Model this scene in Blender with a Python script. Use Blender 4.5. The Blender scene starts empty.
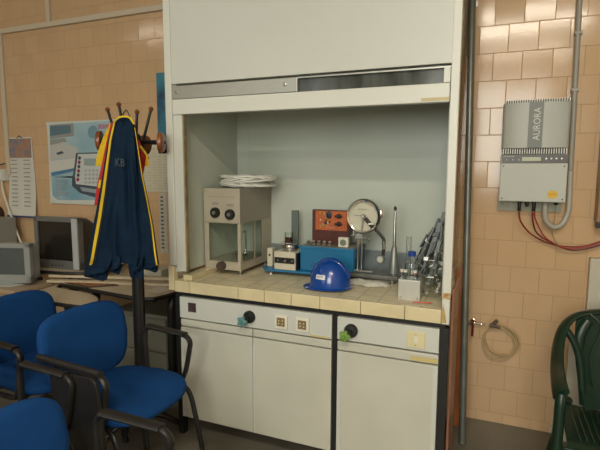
import bpy, bmesh, math, random
from mathutils import Vector, Matrix, noise
random.seed(7)
C = bpy.context.scene.collection
PI = math.pi
# ------------------------------------------------------------ camera
CAM = Vector((0, -2.98, 1.52)); FPX = 480.0
yaw = math.atan(200 / math.sqrt(FPX**2 + 57**2)); pitch = math.atan(57 / FPX); roll = math.radians(0.2)
fw = Vector((-math.sin(yaw)*math.cos(pitch), math.cos(yaw)*math.cos(pitch), -math.sin(pitch)))
r0 = Vector((math.cos(yaw), math.sin(yaw), 0)); u0 = r0.cross(fw)
rt = r0*math.cos(roll) + u0*math.sin(roll); up = u0*math.cos(roll) - r0*math.sin(roll)
cd = bpy.data.cameras.new('camera'); cam = bpy.data.objects.new('camera', cd); C.objects.link(cam)
M = Matrix((rt, up, -fw)).transposed().to_4x4(); M.translation = CAM
cam.matrix_world = M
cd.sensor_fit = 'HORIZONTAL'; cd.sensor_width = 36; cd.lens = 36*FPX/600; cd.clip_start = .05
bpy.context.scene.camera = cam
def _ray(px, py): return rt*(px-300) - up*(py-225) + fw*FPX
def at(px, py, Y): d = _ray(px, py); return CAM + d*((Y-CAM.y)/d.y)
def atz(px, py, Z): d = _ray(px, py); return CAM + d*((Z-CAM.z)/d.z)

# ------------------------------------------------------------ materials
def mat(name, col, rough=.5, metal=0, var=0, vscale=8, bump=0, bscale=60, spec=.5, col2=None, emit=None, estr=0, coat=0, stretch=None):
    m = bpy.data.materials.new(name); m.use_nodes = True
    nt = m.node_tree; b = nt.nodes['Principled BSDF']
    b.inputs['Base Color'].default_value = (*col, 1); b.inputs['Roughness'].default_value = rough
    b.inputs['Metallic'].default_value = metal; b.inputs['Specular IOR Level'].default_value = spec
    if coat: b.inputs['Coat Weight'].default_value = coat
    tc = nt.nodes.new('ShaderNodeTexCoord')
    vec = tc.outputs['Object']
    if stretch:
        mp = nt.nodes.new('ShaderNodeMapping'); mp.inputs['Scale'].default_value = stretch
        nt.links.new(vec, mp.inputs['Vector']); vec = mp.outputs['Vector']
    if var or col2:
        n = nt.nodes.new('ShaderNodeTexNoise'); n.inputs['Scale'].default_value = vscale; n.inputs['Detail'].default_value = 5
        nt.links.new(vec, n.inputs['Vector'])
        r = nt.nodes.new('ShaderNodeValToRGB'); nt.links.new(n.outputs['Fac'], r.inputs['Fac'])
        c2 = col2 or tuple(max(0, c*(1-var)) for c in col)
        r.color_ramp.elements[0].position = .35; r.color_ramp.elements[1].position = .68
        r.color_ramp.elements[0].color = (*c2, 1); r.color_ramp.elements[1].color = (*col, 1)
        nt.links.new(r.outputs['Color'], b.inputs['Base Color'])
    if bump:
        n2 = nt.nodes.new('ShaderNodeTexNoise'); n2.inputs['Scale'].default_value = bscale; n2.inputs['Detail'].default_value = 3
        nt.links.new(vec, n2.inputs['Vector'])
        bp = nt.nodes.new('ShaderNodeBump'); bp.inputs['Strength'].default_value = bump; bp.inputs['Distance'].default_value = .01
        nt.links.new(n2.outputs['Fac'], bp.inputs['Height']); nt.links.new(bp.outputs['Normal'], b.inputs['Normal'])
    if emit:
        b.inputs['Emission Color'].default_value = (*emit, 1); b.inputs['Emission Strength'].default_value = estr
    return m
def glass(name, tint=(.9, .95, .93), refl=.12, rough=.03, trans=1.0):
    m = bpy.data.materials.new(name); m.use_nodes = True; nt = m.node_tree; nt.nodes.clear()
    o = nt.nodes.new('ShaderNodeOutputMaterial'); mx = nt.nodes.new('ShaderNodeMixShader')
    t = nt.nodes.new('ShaderNodeBsdfTransparent'); g = nt.nodes.new('ShaderNodeBsdfGlossy')
    t.inputs['Color'].default_value = (*tint, 1); g.inputs['Roughness'].default_value = rough
    lw = nt.nodes.new('ShaderNodeLayerWeight'); lw.inputs['Blend'].default_value = refl
    ad = nt.nodes.new('ShaderNodeMath'); ad.operation = 'ADD'; ad.use_clamp = True; ad.inputs[1].default_value = refl*.4
    nt.links.new(lw.outputs['Fresnel'], ad.inputs[0]); nt.links.new(ad.outputs[0], mx.inputs['Fac'])
    nt.links.new(t.outputs[0], mx.inputs[1]); nt.links.new(g.outputs[0], mx.inputs[2]); nt.links.new(mx.outputs[0], o.inputs['Surface'])
    return m
def tiles(name, axes, pitch, off, tile, grout, rough=.25, gw=.012, tilt=.02, jit=.08, bond=.5, dirt=None, groutdark=None):
    """glazed tiles laid in running bond; every tile a touch out of plane and slightly different in shade"""
    m = bpy.data.materials.new(name); m.use_nodes = True; nt = m.node_tree; N = nt.nodes; L = nt.links
    b = N['Principled BSDF']; g = N.new('ShaderNodeNewGeometry'); s = N.new('ShaderNodeSeparateXYZ'); L.new(g.outputs['Position'], s.inputs[0])
    def mth(op, a, c=None, d=None):
        n = N.new('ShaderNodeMath'); n.operation = op
        for i, v in enumerate((a, c, d)):
            if v is None: continue
            if isinstance(v, (int, float)): n.inputs[i].default_value = v
            else: L.new(v, n.inputs[i])
        return n.outputs[0]
    A, B = s.outputs[axes[0]], s.outputs[axes[1]]
    v = mth('DIVIDE', mth('SUBTRACT', B, off[1]), pitch[1]); row = mth('FLOOR', v)
    sh = mth('MULTIPLY', mth('MODULO', mth('ABSOLUTE', row), 2.0), bond)
    u = mth('ADD', mth('DIVIDE', mth('SUBTRACT', A, off[0]), pitch[0]), sh); colm = mth('FLOOR', u)
    fu = mth('SUBTRACT', u, colm); fv = mth('SUBTRACT', v, row)
    du = mth('MULTIPLY', mth('MINIMUM', fu, mth('SUBTRACT', 1.0, fu)), pitch[0]); dv = mth('MULTIPLY', mth('MINIMUM', fv, mth('SUBTRACT', 1.0, fv)), pitch[1])
    edge = mth('MINIMUM', du, dv)
    mask = N.new('ShaderNodeMapRange'); mask.inputs['From Min'].default_value = gw*.35; mask.inputs['From Max'].default_value = gw*.65
    L.new(edge, mask.inputs['Value']); mk = mask.outputs[0]
    cx = N.new('ShaderNodeCombineXYZ'); L.new(colm, cx.inputs[0]); L.new(row, cx.inputs[1]); cx.inputs[2].default_value = 3.7
    wn = N.new('ShaderNodeTexWhiteNoise'); wn.noise_dimensions = '3D'; L.new(cx.outputs[0], wn.inputs['Vector'])
    nz = N.new('ShaderNodeTexNoise'); nz.inputs['Scale'].default_value = 5; nz.inputs['Detail'].default_value = 6; L.new(g.outputs['Position'], nz.inputs['Vector'])
    val = mth('ADD', mth('MULTIPLY', mth('SUBTRACT', wn.outputs['Value'], .5), jit), mth('ADD', 1.0, mth('MULTIPLY', mth('SUBTRACT', nz.outputs['Fac'], .5), .16)))
    hs = N.new('ShaderNodeHueSaturation'); hs.inputs['Color'].default_value = (*tile, 1); L.new(val, hs.inputs['Value'])
    last = hs.outputs[0]
    if dirt:
        nd = N.new('ShaderNodeTexNoise'); nd.inputs['Scale'].default_value = 9; nd.inputs['Detail'].default_value = 8; nd.inputs['Roughness'].default_value = .65
        L.new(g.outputs['Position'], nd.inputs['Vector'])
        rp = N.new('ShaderNodeMapRange'); rp.inputs['From Min'].default_value = .42; rp.inputs['From Max'].default_value = .72; rp.inputs['To Max'].default_value = .55
        L.new(nd.outputs['Fac'], rp.inputs['Value'])
        md = N.new('ShaderNodeMix'); md.data_type = 'RGBA'; L.new(rp.outputs[0], md.inputs[0]); L.new(last, md.inputs[6]); md.inputs[7].default_value = (*dirt, 1); last = md.outputs[2]
    mx = N.new('ShaderNodeMix'); mx.data_type = 'RGBA'; L.new(mk, mx.inputs[0]); mx.inputs[6].default_value = (*grout, 1); L.new(last, mx.inputs[7])
    L.new(mx.outputs[2], b.inputs['Base Color'])
    rr = N.new('ShaderNodeMapRange'); rr.inputs['To Min'].default_value = .8; rr.inputs['To Max'].default_value = rough; L.new(mk, rr.inputs['Value']); L.new(rr.outputs[0], b.inputs['Roughness'])
    # tilt
    vs = N.new('ShaderNodeVectorMath'); vs.operation = 'SUBTRACT'; L.new(wn.outputs['Color'], vs.inputs[0]); vs.inputs[1].default_value = (.5, .5, .5)
    sc = N.new('ShaderNodeVectorMath'); sc.operation = 'SCALE'; L.new(vs.outputs[0], sc.inputs[0]); sc.inputs['Scale'].default_value = tilt
    ad = N.new('ShaderNodeVectorMath'); ad.operation = 'ADD'; L.new(g.outputs['Normal'], ad.inputs[0]); L.new(sc.outputs[0], ad.inputs[1])
    nn = N.new('ShaderNodeVectorMath'); nn.operation = 'NORMALIZE'; L.new(ad.outputs[0], nn.inputs[0])
    bp = N.new('ShaderNodeBump'); bp.inputs['Strength'].default_value = .25; bp.inputs['Distance'].default_value = .002; L.new(mk, bp.inputs['Height']); L.new(nn.outputs[0], bp.inputs['Normal'])
    L.new(bp.outputs['Normal'], b.inputs['Normal'])
    return m

# ------------------------------------------------------------ mesh builder
class B:
    def __init__(s): s.v = []; s.f = []; s.sm = []
    def add(s, vs, fs, smooth=False):
        n = len(s.v); s.v += [Vector(p) for p in vs]; s.f += [tuple(i+n for i in f) for f in fs]; s.sm += [smooth]*len(fs); return s
    def box(s, c, d, bev=0, rot=None):
        bm = bmesh.new(); bmesh.ops.create_cube(bm, size=1)
        for v in bm.verts: v.co = Vector((v.co.x*d[0], v.co.y*d[1], v.co.z*d[2]))
        if bev: bmesh.ops.bevel(bm, geom=bm.edges[:], offset=min(bev, min(d)*.45), segments=2, affect='EDGES', profile=.6)
        if rot: bmesh.ops.transform(bm, matrix=rot.to_4x4(), verts=bm.verts)
        bm.verts.index_update()
        s.add([v.co + Vector(c) for v in bm.verts], [[v.index for v in f.verts] for f in bm.faces], False); bm.free(); return s
    def bb(s, a, b, bev=0):
        return s.box([(a[i]+b[i])/2 for i in range(3)], [abs(b[i]-a[i]) for i in range(3)], bev)
    def tube(s, pts, r, n=10, closed=False, flat=None, caps=True):
        pts = [Vector(p) for p in pts]; k = len(pts)
        rs = r if isinstance(r, (list, tuple)) else [r]*k
        vs = []; nrm = None
        for i, p in enumerate(pts):
            a = pts[(i-1) % k] if (closed or i > 0) else p; c = pts[(i+1) % k] if (closed or i < k-1) else p
            t = (c-a).normalized()
            if nrm is None:
                nrm = Vector((0, 0, 1)) if abs(t.z) < .9 else Vector((1, 0, 0))
            nrm = (nrm - t*nrm.dot(t))
            if nrm.length < 1e-5: nrm = t.orthogonal()
            nrm.normalize(); bn = t.cross(nrm)
            fa, fb = flat or (1, 1)
            for j in range(n):
                q = 2*PI*j/n; vs.append(p + nrm*math.cos(q)*rs[i]*fa + bn*math.sin(q)*rs[i]*fb)
        fs = [(i*n+j, i*n+(j+1) % n, ((i+1) % k)*n+(j+1) % n, ((i+1) % k)*n+j) for i in range(k if closed else k-1) for j in range(n)]
        if caps and not closed: fs += [tuple(range(n))[::-1], tuple((k-1)*n+j for j in range(n))]
        return s.add(vs, fs, True)
    def lathe(s, prof, c=(0, 0, 0), n=24, axis=None, caps=True):
        vs = []; k = len(prof)
        R = Matrix.Identity(3)
        if axis is not None: R = Vector((0, 0, 1)).rotation_difference(Vector(axis)).to_matrix()
        for r, z in prof:
            for j in range(n):
                q = 2*PI*j/n; vs.append(R @ Vector((r*math.cos(q), r*math.sin(q), z)) + Vector(c))
        fs = [(i*n+j, i*n+(j+1) % n, (i+1)*n+(j+1) % n, (i+1)*n+j) for i in range(k-1) for j in range(n)]
        if caps: fs += [tuple(range(n))[::-1], tuple((k-1)*n+j for j in range(n))]
        return s.add(vs, fs, True)
    def prism(s, outline, thick, O=(0, 0, 0), U=(1, 0, 0), V=(0, 0, 1), bev=0):
        U = Vector(U).normalized(); V = Vector(V).normalized(); W = U.cross(V); O = Vector(O); n = len(outline)
        bm = bmesh.new()
        a = [bm.verts.new(O+U*x+V*y-W*thick/2) for x, y in outline]; f = bm.faces.new(a)
        ex = bmesh.ops.extrude_face_region(bm, geom=[f]); ev = [e for e in ex['geom'] if isinstance(e, bmesh.types.BMVert)]
        bmesh.ops.translate(bm, verts=ev, vec=W*thick); bmesh.ops.recalc_face_normals(bm, faces=bm.faces)
        if bev:
            ed = [e for e in bm.edges if abs((e.verts[0].co-e.verts[1].co).normalized().dot(W)) < .5]
            bmesh.ops.bevel(bm, geom=ed, offset=bev, segments=3, affect='EDGES', profile=.5)
        bm.verts.index_update()
        s.add([v.co for v in bm.verts], [[v.index for v in f.verts] for f in bm.faces], bool(bev)); bm.free(); return s
    def grid(s, fn, nu, nv, thick=0, smooth=True, closeu=False):
        vs = [Vector(fn(i/nu, j/nv)) for i in range(nu+1) for j in range(nv+1)]
        fs = [(i*(nv+1)+j, (i+1)*(nv+1)+j, (i+1)*(nv+1)+j+1, i*(nv+1)+j+1) for i in range(nu) for j in range(nv)]
        if thick:
            me = bpy.data.meshes.new('t'); me.from_pydata(vs, [], fs); bm = bmesh.new(); bm.from_mesh(me); bpy.data.meshes.remove(me)
            bmesh.ops.recalc_face_normals(bm, faces=bm.faces)
            bmesh.ops.solidify(bm, geom=bm.faces[:], thickness=thick); bm.verts.index_update()
            s.add([v.co for v in bm.verts], [[v.index for v in f.verts] for f in bm.faces], smooth); bm.free(); return s
        return s.add(vs, fs, smooth)
OFF = {}
def obj(name, b, m, parent=None, mats=None):
    off = OFF.get(parent.name, Vector()) if parent else Vector()
    me = bpy.data.meshes.new(name); me.from_pydata([p-off for p in b.v], [], b.f); me.update()
    for p, sm in zip(me.polygons, b.sm): p.use_smooth = sm
    me.materials.append(m)
    bm = bmesh.new(); bm.from_mesh(me); bmesh.ops.recalc_face_normals(bm, faces=bm.faces)
    for e in bm.edges:
        if len(e.link_faces) == 2 and e.calc_face_angle(0) > .7: e.smooth = False
    bm.to_mesh(me); bm.free()
    o = bpy.data.objects.new(name, me); C.objects.link(o)
    if parent: o.parent = parent; OFF[o.name] = off
    else: OFF[o.name] = Vector()
    return o
def thing(name, label, cat, loc=(0, 0, 0), group=None, rz=0, local=False):
    o = bpy.data.objects.new(name, None); C.objects.link(o); o.location = loc; o.empty_display_size = .05; o.rotation_euler = (0, 0, rz)
    o['label'] = label; o['category'] = cat
    if group: o['group'] = group
    OFF[o.name] = Vector() if local else Vector(loc)
    return o
def solo(name, b, m, label, cat, group=None):
    # one mesh thing with its origin at its base
    lo = Vector((min(p.x for p in b.v)+max(p.x for p in b.v), min(p.y for p in b.v)+max(p.y for p in b.v), 2*min(p.z for p in b.v)))/2
    b.v = [p-lo for p in b.v]; o = obj(name, b, m); o.location = lo
    o['label'] = label; o['category'] = cat
    if group: o['group'] = group
    return o
def struct(name, b, m, parent=None):
    o = obj(name, b, m, parent)
    if not parent: o['kind'] = 'structure'
    return o
def copy_tree(o, parent=None):
    c = o.copy(); C.objects.link(c)
    if parent: c.parent = parent
    for ch in o.children: copy_tree(ch, c)
    return c
def text(name, s, size, O, U, V, m, parent, sx=1, ext=.0004):
    """real lettering as mesh; O lower left corner"""
    cu = bpy.data.curves.new(name, 'FONT'); cu.body = s; cu.size = size; cu.extrude = ext; cu.resolution_u = 3
    t = bpy.data.objects.new(name+'_tmp', cu); C.objects.link(t); bpy.context.view_layer.update()
    me = bpy.data.meshes.new_from_object(t); bpy.data.objects.remove(t); bpy.data.curves.remove(cu)
    U = Vector(U).normalized(); V = Vector(V).normalized(); W = U.cross(V); off = OFF.get(parent.name, Vector())
    for v in me.vertices: v.co = Vector(O) + U*v.co.x*sx + V*v.co.y + W*v.co.z - off
    me.materials.clear(); me.materials.append(m); me.name = name
    o = bpy.data.objects.new(name, me); C.objects.link(o); o.parent = parent; OFF[o.name] = off
    return o
def arc(c, r, a0, a1, n, U=(1, 0, 0), V=(0, 0, 1)):
    U = Vector(U); V = Vector(V); return [Vector(c)+U*r*math.cos(a0+(a1-a0)*i/n)+V*r*math.sin(a0+(a1-a0)*i/n) for i in range(n+1)]
def smooth(pts, n=6, closed=False):
    pts = [Vector(p) for p in pts]; out = []; k = len(pts)
    for i in range(k if closed else k-1):
        p1, p2 = pts[i], pts[(i+1) % k]
        p0 = pts[i-1] if (i > 0 or closed) else p1; p3 = pts[(i+2) % k] if (closed or i+2 < k) else p2
        for j in range(n):
            t = j/n; out.append(.5*((2*p1)+(p2-p0)*t+(2*p0-5*p1+4*p2-p3)*t*t+(3*p1-p0-3*p2+p3)*t**3))
    if not closed: out.append(pts[-1])
    return out
def rrect(w, h, r, n=5, cx=0, cy=0):
    o = []
    for (x, y, a) in ((w/2-r, h/2-r, 0), (-w/2+r, h/2-r, PI/2), (-w/2+r, -h/2+r, PI), (w/2-r, -h/2+r, 1.5*PI)):
        o += [(cx+x+r*math.cos(a+PI/2*i/n), cy+y+r*math.sin(a+PI/2*i/n)) for i in range(n+1)]
    return o

TAN = (.59, .40, .23)
m_wall = tiles('beige_glazed_tiles', (0, 2), (.15, .15), (.0085, .06), TAN, (.44, .29, .16), rough=.13, gw=.004, tilt=.026, jit=.05)
m_wallp = mat('beige_plaster', (.5, .4, .29), .7, var=.08, vscale=2)
m_floor = mat('grey_brown_floor', (.19, .175, .135), .45, var=.3, vscale=3.5, bump=.05, bscale=30)
m_ceil = mat('ceiling_white', (.75, .72, .66), .9)
m_duct = mat('cream_duct', (.58, .50, .38), .5)
m_white = mat('white_laminate', (.58, .60, .55), .35, var=.04, vscale=2)
m_white2 = mat('aged_white_laminate', (.56, .56, .48), .3, var=.08, vscale=4)
m_inner = mat('hood_lining', (.56, .61, .54), .38, var=.12, vscale=1.6)
m_bar = mat('painted_bar_white', (.64, .65, .59), .35)
m_alu = mat('brushed_aluminium', (.42, .42, .38), .38, metal=.6, var=.12, vscale=20, stretch=(1, 1, 30))
m_chrome = mat('chrome', (.75, .75, .72), .12, metal=1)
m_steel = mat('dull_steel', (.45, .45, .43), .35, metal=.85, var=.2, vscale=30)
m_black = mat('black_paint', (.012, .012, .012), .4)
m_blackpl = mat('black_plastic', (.013, .012, .011), .42, bump=.1, bscale=200)
m_sidegloss = mat('glossy_side_laminate', (.55, .44, .29), .05, spec=.8)
m_edge = mat('cream_edge_tiles', (.70, .61, .38), .25, var=.12, vscale=9)
m_grout = mat('dark_grout', (.16, .12, .07), .9)
m_top = tiles('worktop_small_tiles', (1, 0), (.10, .10), (-.825, -1.6), (.74, .66, .45), (.50, .42, .26), rough=.4, gw=.005, tilt=.02, jit=.14, dirt=(.55, .47, .31))
m_wood = mat('turned_wood', (.27, .085, .025), .35, var=.4, vscale=25, coat=.2)
m_plank = mat('orange_brown_plank', (.50, .17, .05), .35, var=.35, vscale=6, stretch=(12, 12, 1))
m_plankrefl = mat('reddish_plank_reflection', (.30, .13, .075), .3, var=.3, vscale=6, stretch=(12, 12, 1))
m_navy = mat('navy_knit', (.006, .022, .050), .85, var=.25, vscale=14, bump=.25, bscale=160, spec=.15)
m_yellow = mat('yellow_stripe', (.75, .52, .02), .7)
m_red = mat('red_cloth', (.50, .025, .02), .75)
m_bluefab = mat('royal_blue_fabric', (.006, .060, .22), .85, var=.18, vscale=5, bump=.2, bscale=300, spec=.2)
m_desk = mat('beige_desktop', (.56, .47, .34), .4, var=.08, vscale=3)
m_green = mat('dark_green_plastic', (.008, .030, .017), .32, var=.2, vscale=12, bump=.03, bscale=90)
m_glass = glass('clear_glass', (.93, .97, .94), .06)
m_hglass = glass('clear_bottle', (.95, .97, .96), .12)
m_paper = mat('white_paper', (.66, .64, .56), .6)

# ============================================================ SETTING
XR = 2.0; XL = -6.5; YF = -6.6; H = 3.4
struct('floor', B().bb((XL, YF, -.1), (XR, 0, 0)), m_floor)
struct('wall_back', B().bb((XL-.1, 0, -.1), (XR+.1, .12, H+.1)), m_wall)
struct('wall_left', B().bb((XL-.1, YF, -.1), (XL, 0, H+.1)), m_wallp)
struct('wall_right', B().bb((XR, YF, -.1), (XR+.1, 0, H+.1)), m_wallp)
wf = B()
wf.bb((XL-.1, YF-.12, -.1), (XR+.1, YF, 1.3)); wf.bb((XL-.1, YF-.12, 3.1), (XR+.1, YF, H+.1))
for a, b_ in ((XL-.1, -4.4), (-2.6, -1.1), (.9, XR+.1)): wf.bb((a, YF-.12, 1.3), (b_, YF, 3.1))
struct('wall_front', wf, m_wallp)
struct('ceiling', B().bb((XL-.1, YF-.1, H), (XR+.1, .1, H+.1)), m_ceil)
for n_, (a, b_) in enumerate(((-4.4, -2.6), (-1.1, .9))):
    fr = B(); fr.bb((a, YF-.1, 1.3), (a+.06, YF-.02, 3.1)); fr.bb((b_-.06, YF-.1, 1.3), (b_, YF-.02, 3.1)); fr.bb(((a+b_)/2-.03, YF-.1, 1.3), ((a+b_)/2+.03, YF-.02, 3.1))
    fr.bb((a, YF-.1, 1.3), (b_, YF-.02, 1.36)); fr.bb((a, YF-.1, 3.04), (b_, YF-.02, 3.1))
    w = struct('window_%d' % (n_+1), fr, m_bar)
    obj('pane', B().bb((a+.05, YF-.07, 1.35), (b_-.05, YF-.06, 3.05)), m_hglass, w)
struct('trim_1', B().bb((XL, -.025, 2.648), (-1.3, 0, 2.69), .004), m_duct)
struct('trim_2', B().bb((-3.46, -.02, 2.69), (-3.42, 0, H), .004), m_duct)
struct('trim_3', B().bb((-4.045, -.02, 1.45), (-4.0, 0, 2.648), .004), m_duct)
struct('baseboard_back', B().bb((XL, -.012, 0), (-1.66, 0, .08), .002), mat('speckled_skirting', (.4, .36, .28), .4, var=.6, vscale=60))
struct('trim_4', B().bb((.47, -.05, 0), (XR, 0, 1.045), .004), mat('pale_panel', (.55, .52, .42), .5, var=.1, vscale=3))
struct('trim_5', B().bb((.395, -.07, 0), (XR, -.05, .60), .004), mat('pale_panel_low', (.60, .56, .45), .5, var=.15, vscale=5))
# patch of bare plaster near the corner of the skirting
sk = B(); ol = [(0, 0), (.05, 0), (.055, .1), (.03, .2), (.045, .3), (.02, .36), (.005, .25), (.012, .12)]
sk.prism(ol, .003, (.335, -.0015, .002), (1, 0, 0), (0, 0, 1)); struct('trim_6', sk, mat('bare_plaster', (.62, .56, .44), .9, var=.3, vscale=40))

# lights the room has
m_tube = mat('fluorescent_tube', (.9, .9, .9), .5, emit=(1, .93, .80), estr=9)
proto = None
for i, (x, y) in enumerate(((.2, -3.7), (-4.3, -2.6), (.2, -5.4), (-3.6, -5.0))):
    if proto is None:
        t = thing('ceiling_light', 'long fluorescent ceiling light behind the camera', 'ceiling light', (0, 0, 0), 'fluorescent ceiling lights out of view', local=True)
        obj('housing', B().bb((-.65, -.09, 0), (.65, .09, .05), .005), m_bar, t)
        for s in (-.045, .045): obj('tube', B().tube([(-.6, s, -.02), (.6, s, -.02)], .014, 10), m_tube, t)
        proto = t
    else: t = copy_tree(proto)
    t.location = (x, y, H-.05)
    t['label'] = ('long fluorescent ceiling light nearest behind the camera', 'long fluorescent ceiling light over the left desks', 'long fluorescent ceiling light by the right window', 'long fluorescent ceiling light by the left window')[i]
def area(name, loc, size, rot, e, col, sy=None):
    l = bpy.data.lights.new(name, 'AREA'); l.energy = e; l.color = col; l.size = size
    if sy: l.shape = 'RECTANGLE'; l.size_y = sy
    o = bpy.data.objects.new(name, l); C.objects.link(o); o.location = loc; o.rotation_euler = rot; return o
area('lamp_near', (.2, -3.7, H-.09), 1.3, (0, 0, 0), 62, (1, .90, .73), .2)
area('lamp_left', (-4.3, -2.6, H-.09), 1.3, (0, 0, 0), 4, (1, .82, .62), .2)
area('lamp_rear', (.2, -5.4, H-.09), 1.3, (0, 0, 0), 40, (1, .90, .73), .2)
area('lamp_rear_left', (-3.6, -5.0, H-.09), 1.3, (0, 0, 0), 9, (1, .86, .66), .2)
area('daylight_a', (-.1, YF+.02, 2.2), 1.9, (PI/2, 0, 0), 95, (1, 1, .90), 1.7)
area('daylight_b', (-3.5, YF+.02, 2.2), 1.7, (PI/2, 0, 0), 15, (1, 1, .90), 1.7)
w = bpy.data.worlds.new('world'); bpy.context.scene.world = w; w.use_nodes = True
w.node_tree.nodes['Background'].inputs[0].default_value = (.85, .93, 1, 1); w.node_tree.nodes['Background'].inputs[1].default_value = 1.2

# ============================================================ FUME HOOD
yf = -.84; yb = -.19
hood = thing('fume_hood', 'tall white laboratory fume hood with an open sash above the tiled worktop', 'fume hood', (-.92, -.5, .9))
obj('side_panel', B().bb((-1.645, -.825, .945), (-1.602, yb, 2.95)), m_inner, hood)
sp = obj('side_panel', B().bb((-.214, -.80, .945), (-.2083, -.004, 2.95)), m_inner, hood)
obj('outer_lining', B().bb((-.2079, -.795, .99), (-.2055, -.004, 2.95)), m_sidegloss, sp)
obj('rear_panel', B().bb((-1.645, yb, .905), (-.2145, yb+.02, 2.95)), m_inner, hood)
obj('rear_ledge', B().bb((-1.602, yb-.02, .905), (-.23, yb, 1.035), .003), mat('zinc_splash_strip', (.36, .42, .44), .3, metal=.5, var=.3, vscale=10), hood)
obj('upper_panel', B().bb((-1.617, yf-.004, 1.955), (-.206, yf+.02, 2.95), .002), m_white, hood)
obj('post', B().bb((-1.660, yf-.006, .985), (-1.618, yf+.03, 2.95), .003), m_bar, hood)
obj('post', B().bb((-.207, yf-.006, .975), (-.172, yf+.04, 2.95), .003), m_bar, hood)
obj('post_foot', B().bb((-1.672, yf-.006, .845), (-1.634, yf+.03, .981), .003), m_edge, hood)
pf = obj('post_foot', B().bb((-.207, yf-.012, .840), (-.174, yf+.04, .972), .003), m_bar, hood)
m_rust = mat('rust_stain', (.62, .52, .30), .7, col2=(.30, .12, .03), vscale=55)
obj('tape', B().bb((-.209, yf-.0145, .955), (-.172, yf-.0125, .982)), m_rust, hood)
obj('stain', B().prism([(0, 0), (.022, .004), (.014, .05), (.004, .09)], .001, (-.207, yf-.0128, .845)), mat('ochre_stain', (.50, .34, .12), .6, var=.3, vscale=40), pf)
obj('jamb', B().bb((-1.617, yf+.002, .955), (-1.562, yf+.035, 1.80), .002), m_bar, hood)
obj('jamb_seam', B().bb((-1.562, yf+.01, .955), (-1.556, yf+.034, 1.80)), mat('ochre_sealant', (.34, .26, .13), .7, var=.5, vscale=20), hood)
obj('header_bar', B().bb((-1.613, yf-.010, 1.797), (-.209, yf+.03, 1.875), .004), m_bar, hood)
rl = obj('sash_rail', B().bb((-1.617, yf-.006, 1.877), (-.90, yf+.01, 1.944), .002), m_alu, hood)
for x in (-1.585, -.962): obj('screw', B().lathe([(.009, 0), (.009, .004), (.005, .006)], (x, yf-.006, 1.914), 12, (0, -1, 0)), m_steel, rl)
obj('sash_glass', B().bb((-.90, yf+.012, 1.877), (-.235, yf+.02, 1.953)), mat('sash_glass_painted_reflections', (.025, .03, .028), .12, spec=.25, col2=(.12, .13, .12), vscale=3, stretch=(4, 1, 1)), hood)  # lighter streaks of reflection are painted into the dark glass colour
obj('glass_trim', B().bb((-.90, yf-.004, 1.938), (-.209, yf+.012, 1.944)), m_alu, hood)
obj('end_block', B().bb((-.236, yf-.006, 1.877), (-.209, yf+.02, 1.94), .002), m_bar, hood)
obj('liner_seam', B().bb((-1.52, yb-.002, 1.04), (-1.516, yb, 2.9)), m_white2, hood)
obj('tape', B().bb((-.325, yf-.0115, 1.803), (-.21, yf-.0102, 1.817)), mat('yellowed_tape', (.52, .44, .24), .5), hood)
obj('hood_roof', B().bb((-1.60, yf+.03, 2.2), (-.23, yb, 2.22)), m_inner, hood)

# worktop
wt = thing('tiled_worktop', 'beige tiled worktop with a cream tile edge under the fume hood', 'worktop', (-.92, -.5, .83))
obj('slab', B().bb((-1.634, yf+.012, .845), (-.207, -.17, .8985)), m_top, wt)
eg = B(); js = [-1.634]+[at(px, 300, yf).x for px in (189.8, 238.4, 264.5, 291.3, 320, 360.7, 405)]+[-.208]
for a, b_ in zip(js[:-1], js[1:]): eg.bb((a+.0012, yf-.004, .838), (b_-.0012, yf+.0105, .901), .003)
ed = obj('edge_tiles', eg, m_edge, wt)
obj('edge_grout', B().bb((-1.633, yf+.001, .84), (-.209, yf+.009, .898)), m_grout, ed)
bd = B()
for i in range(4): bd.bb((-1.60, yf+.03+i*.155, .9), (-1.545, yf+.18+i*.155, .93), .003)
obj('border_tiles', bd, m_edge, wt)
# frame and cabinets
sf = thing('support_frame', 'black steel frame carrying the tiled worktop and cabinets', 'frame', (-.91, -.5, 0))
obj('top_rail', B().bb((-1.64, yf+.012, .816), (-.19, -.20, .838)), m_black, sf)
for x0, x1 in ((-1.64, -1.606), (-.716, -.690), (-.212, -.176)):
    obj('post', B().bb((x0, yf+.008, 0), (x1, yf+.05, .8155)), m_black, sf); obj('post', B().bb((x0, -.245, 0), (x1-.015*(x0 > -.3), -.205, .8155)), m_black, sf)
obj('toe_kick', B().bb((-1.605, -.6, 0), (-.717, -.58, .1)), m_black, sf); obj('toe_kick', B().bb((-.689, -.6, 0), (-.213, -.58, .11)), m_black, sf)

m_cream = mat('cream_plastic', (.66, .60, .36), .4); m_sock = mat('socket_white', (.70, .68, .58), .35); m_sockin = mat('socket_brown', (.28, .20, .10), .5, var=.5, vscale=80)
def valve(x, z, mcol, par, dia=.033):
    dsk = obj('valve', B().lathe([(dia, 0), (dia, .012), (dia*.85, .018), (.012, .02), (.010, .045)], (x, yf-.002, z), 24, (0, -1, 0)), m_black, par)
    kb = B(); o = []
    for i in range(20):
        a = 2*PI*i/20; r_ = .024+.006*math.cos(5*a); o.append((r_*math.cos(a), r_*math.sin(a)))
    kb.prism(o, .020, (x-.018, yf-.052, z-.014), bev=.004); kb.lathe([(.009, 0), (.006, .012)], (x-.018, yf-.062, z-.014), 12, (0, -1, 0))
    obj('knob', kb, mcol, dsk)
cb = thing('base_cabinet', 'wide white two-door base cabinet with a teal knob and two sockets', 'cabinet', (-1.16, -.5, .0))
obj('body', B().bb((-1.604, yf+.03, .11), (-.717, -.25, .812)), m_white2, cb)
pn = obj('control_panel', B().bb((-1.604, yf-.002, .694), (-.717, yf+.028, .812), .002), m_white, cb)
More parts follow.
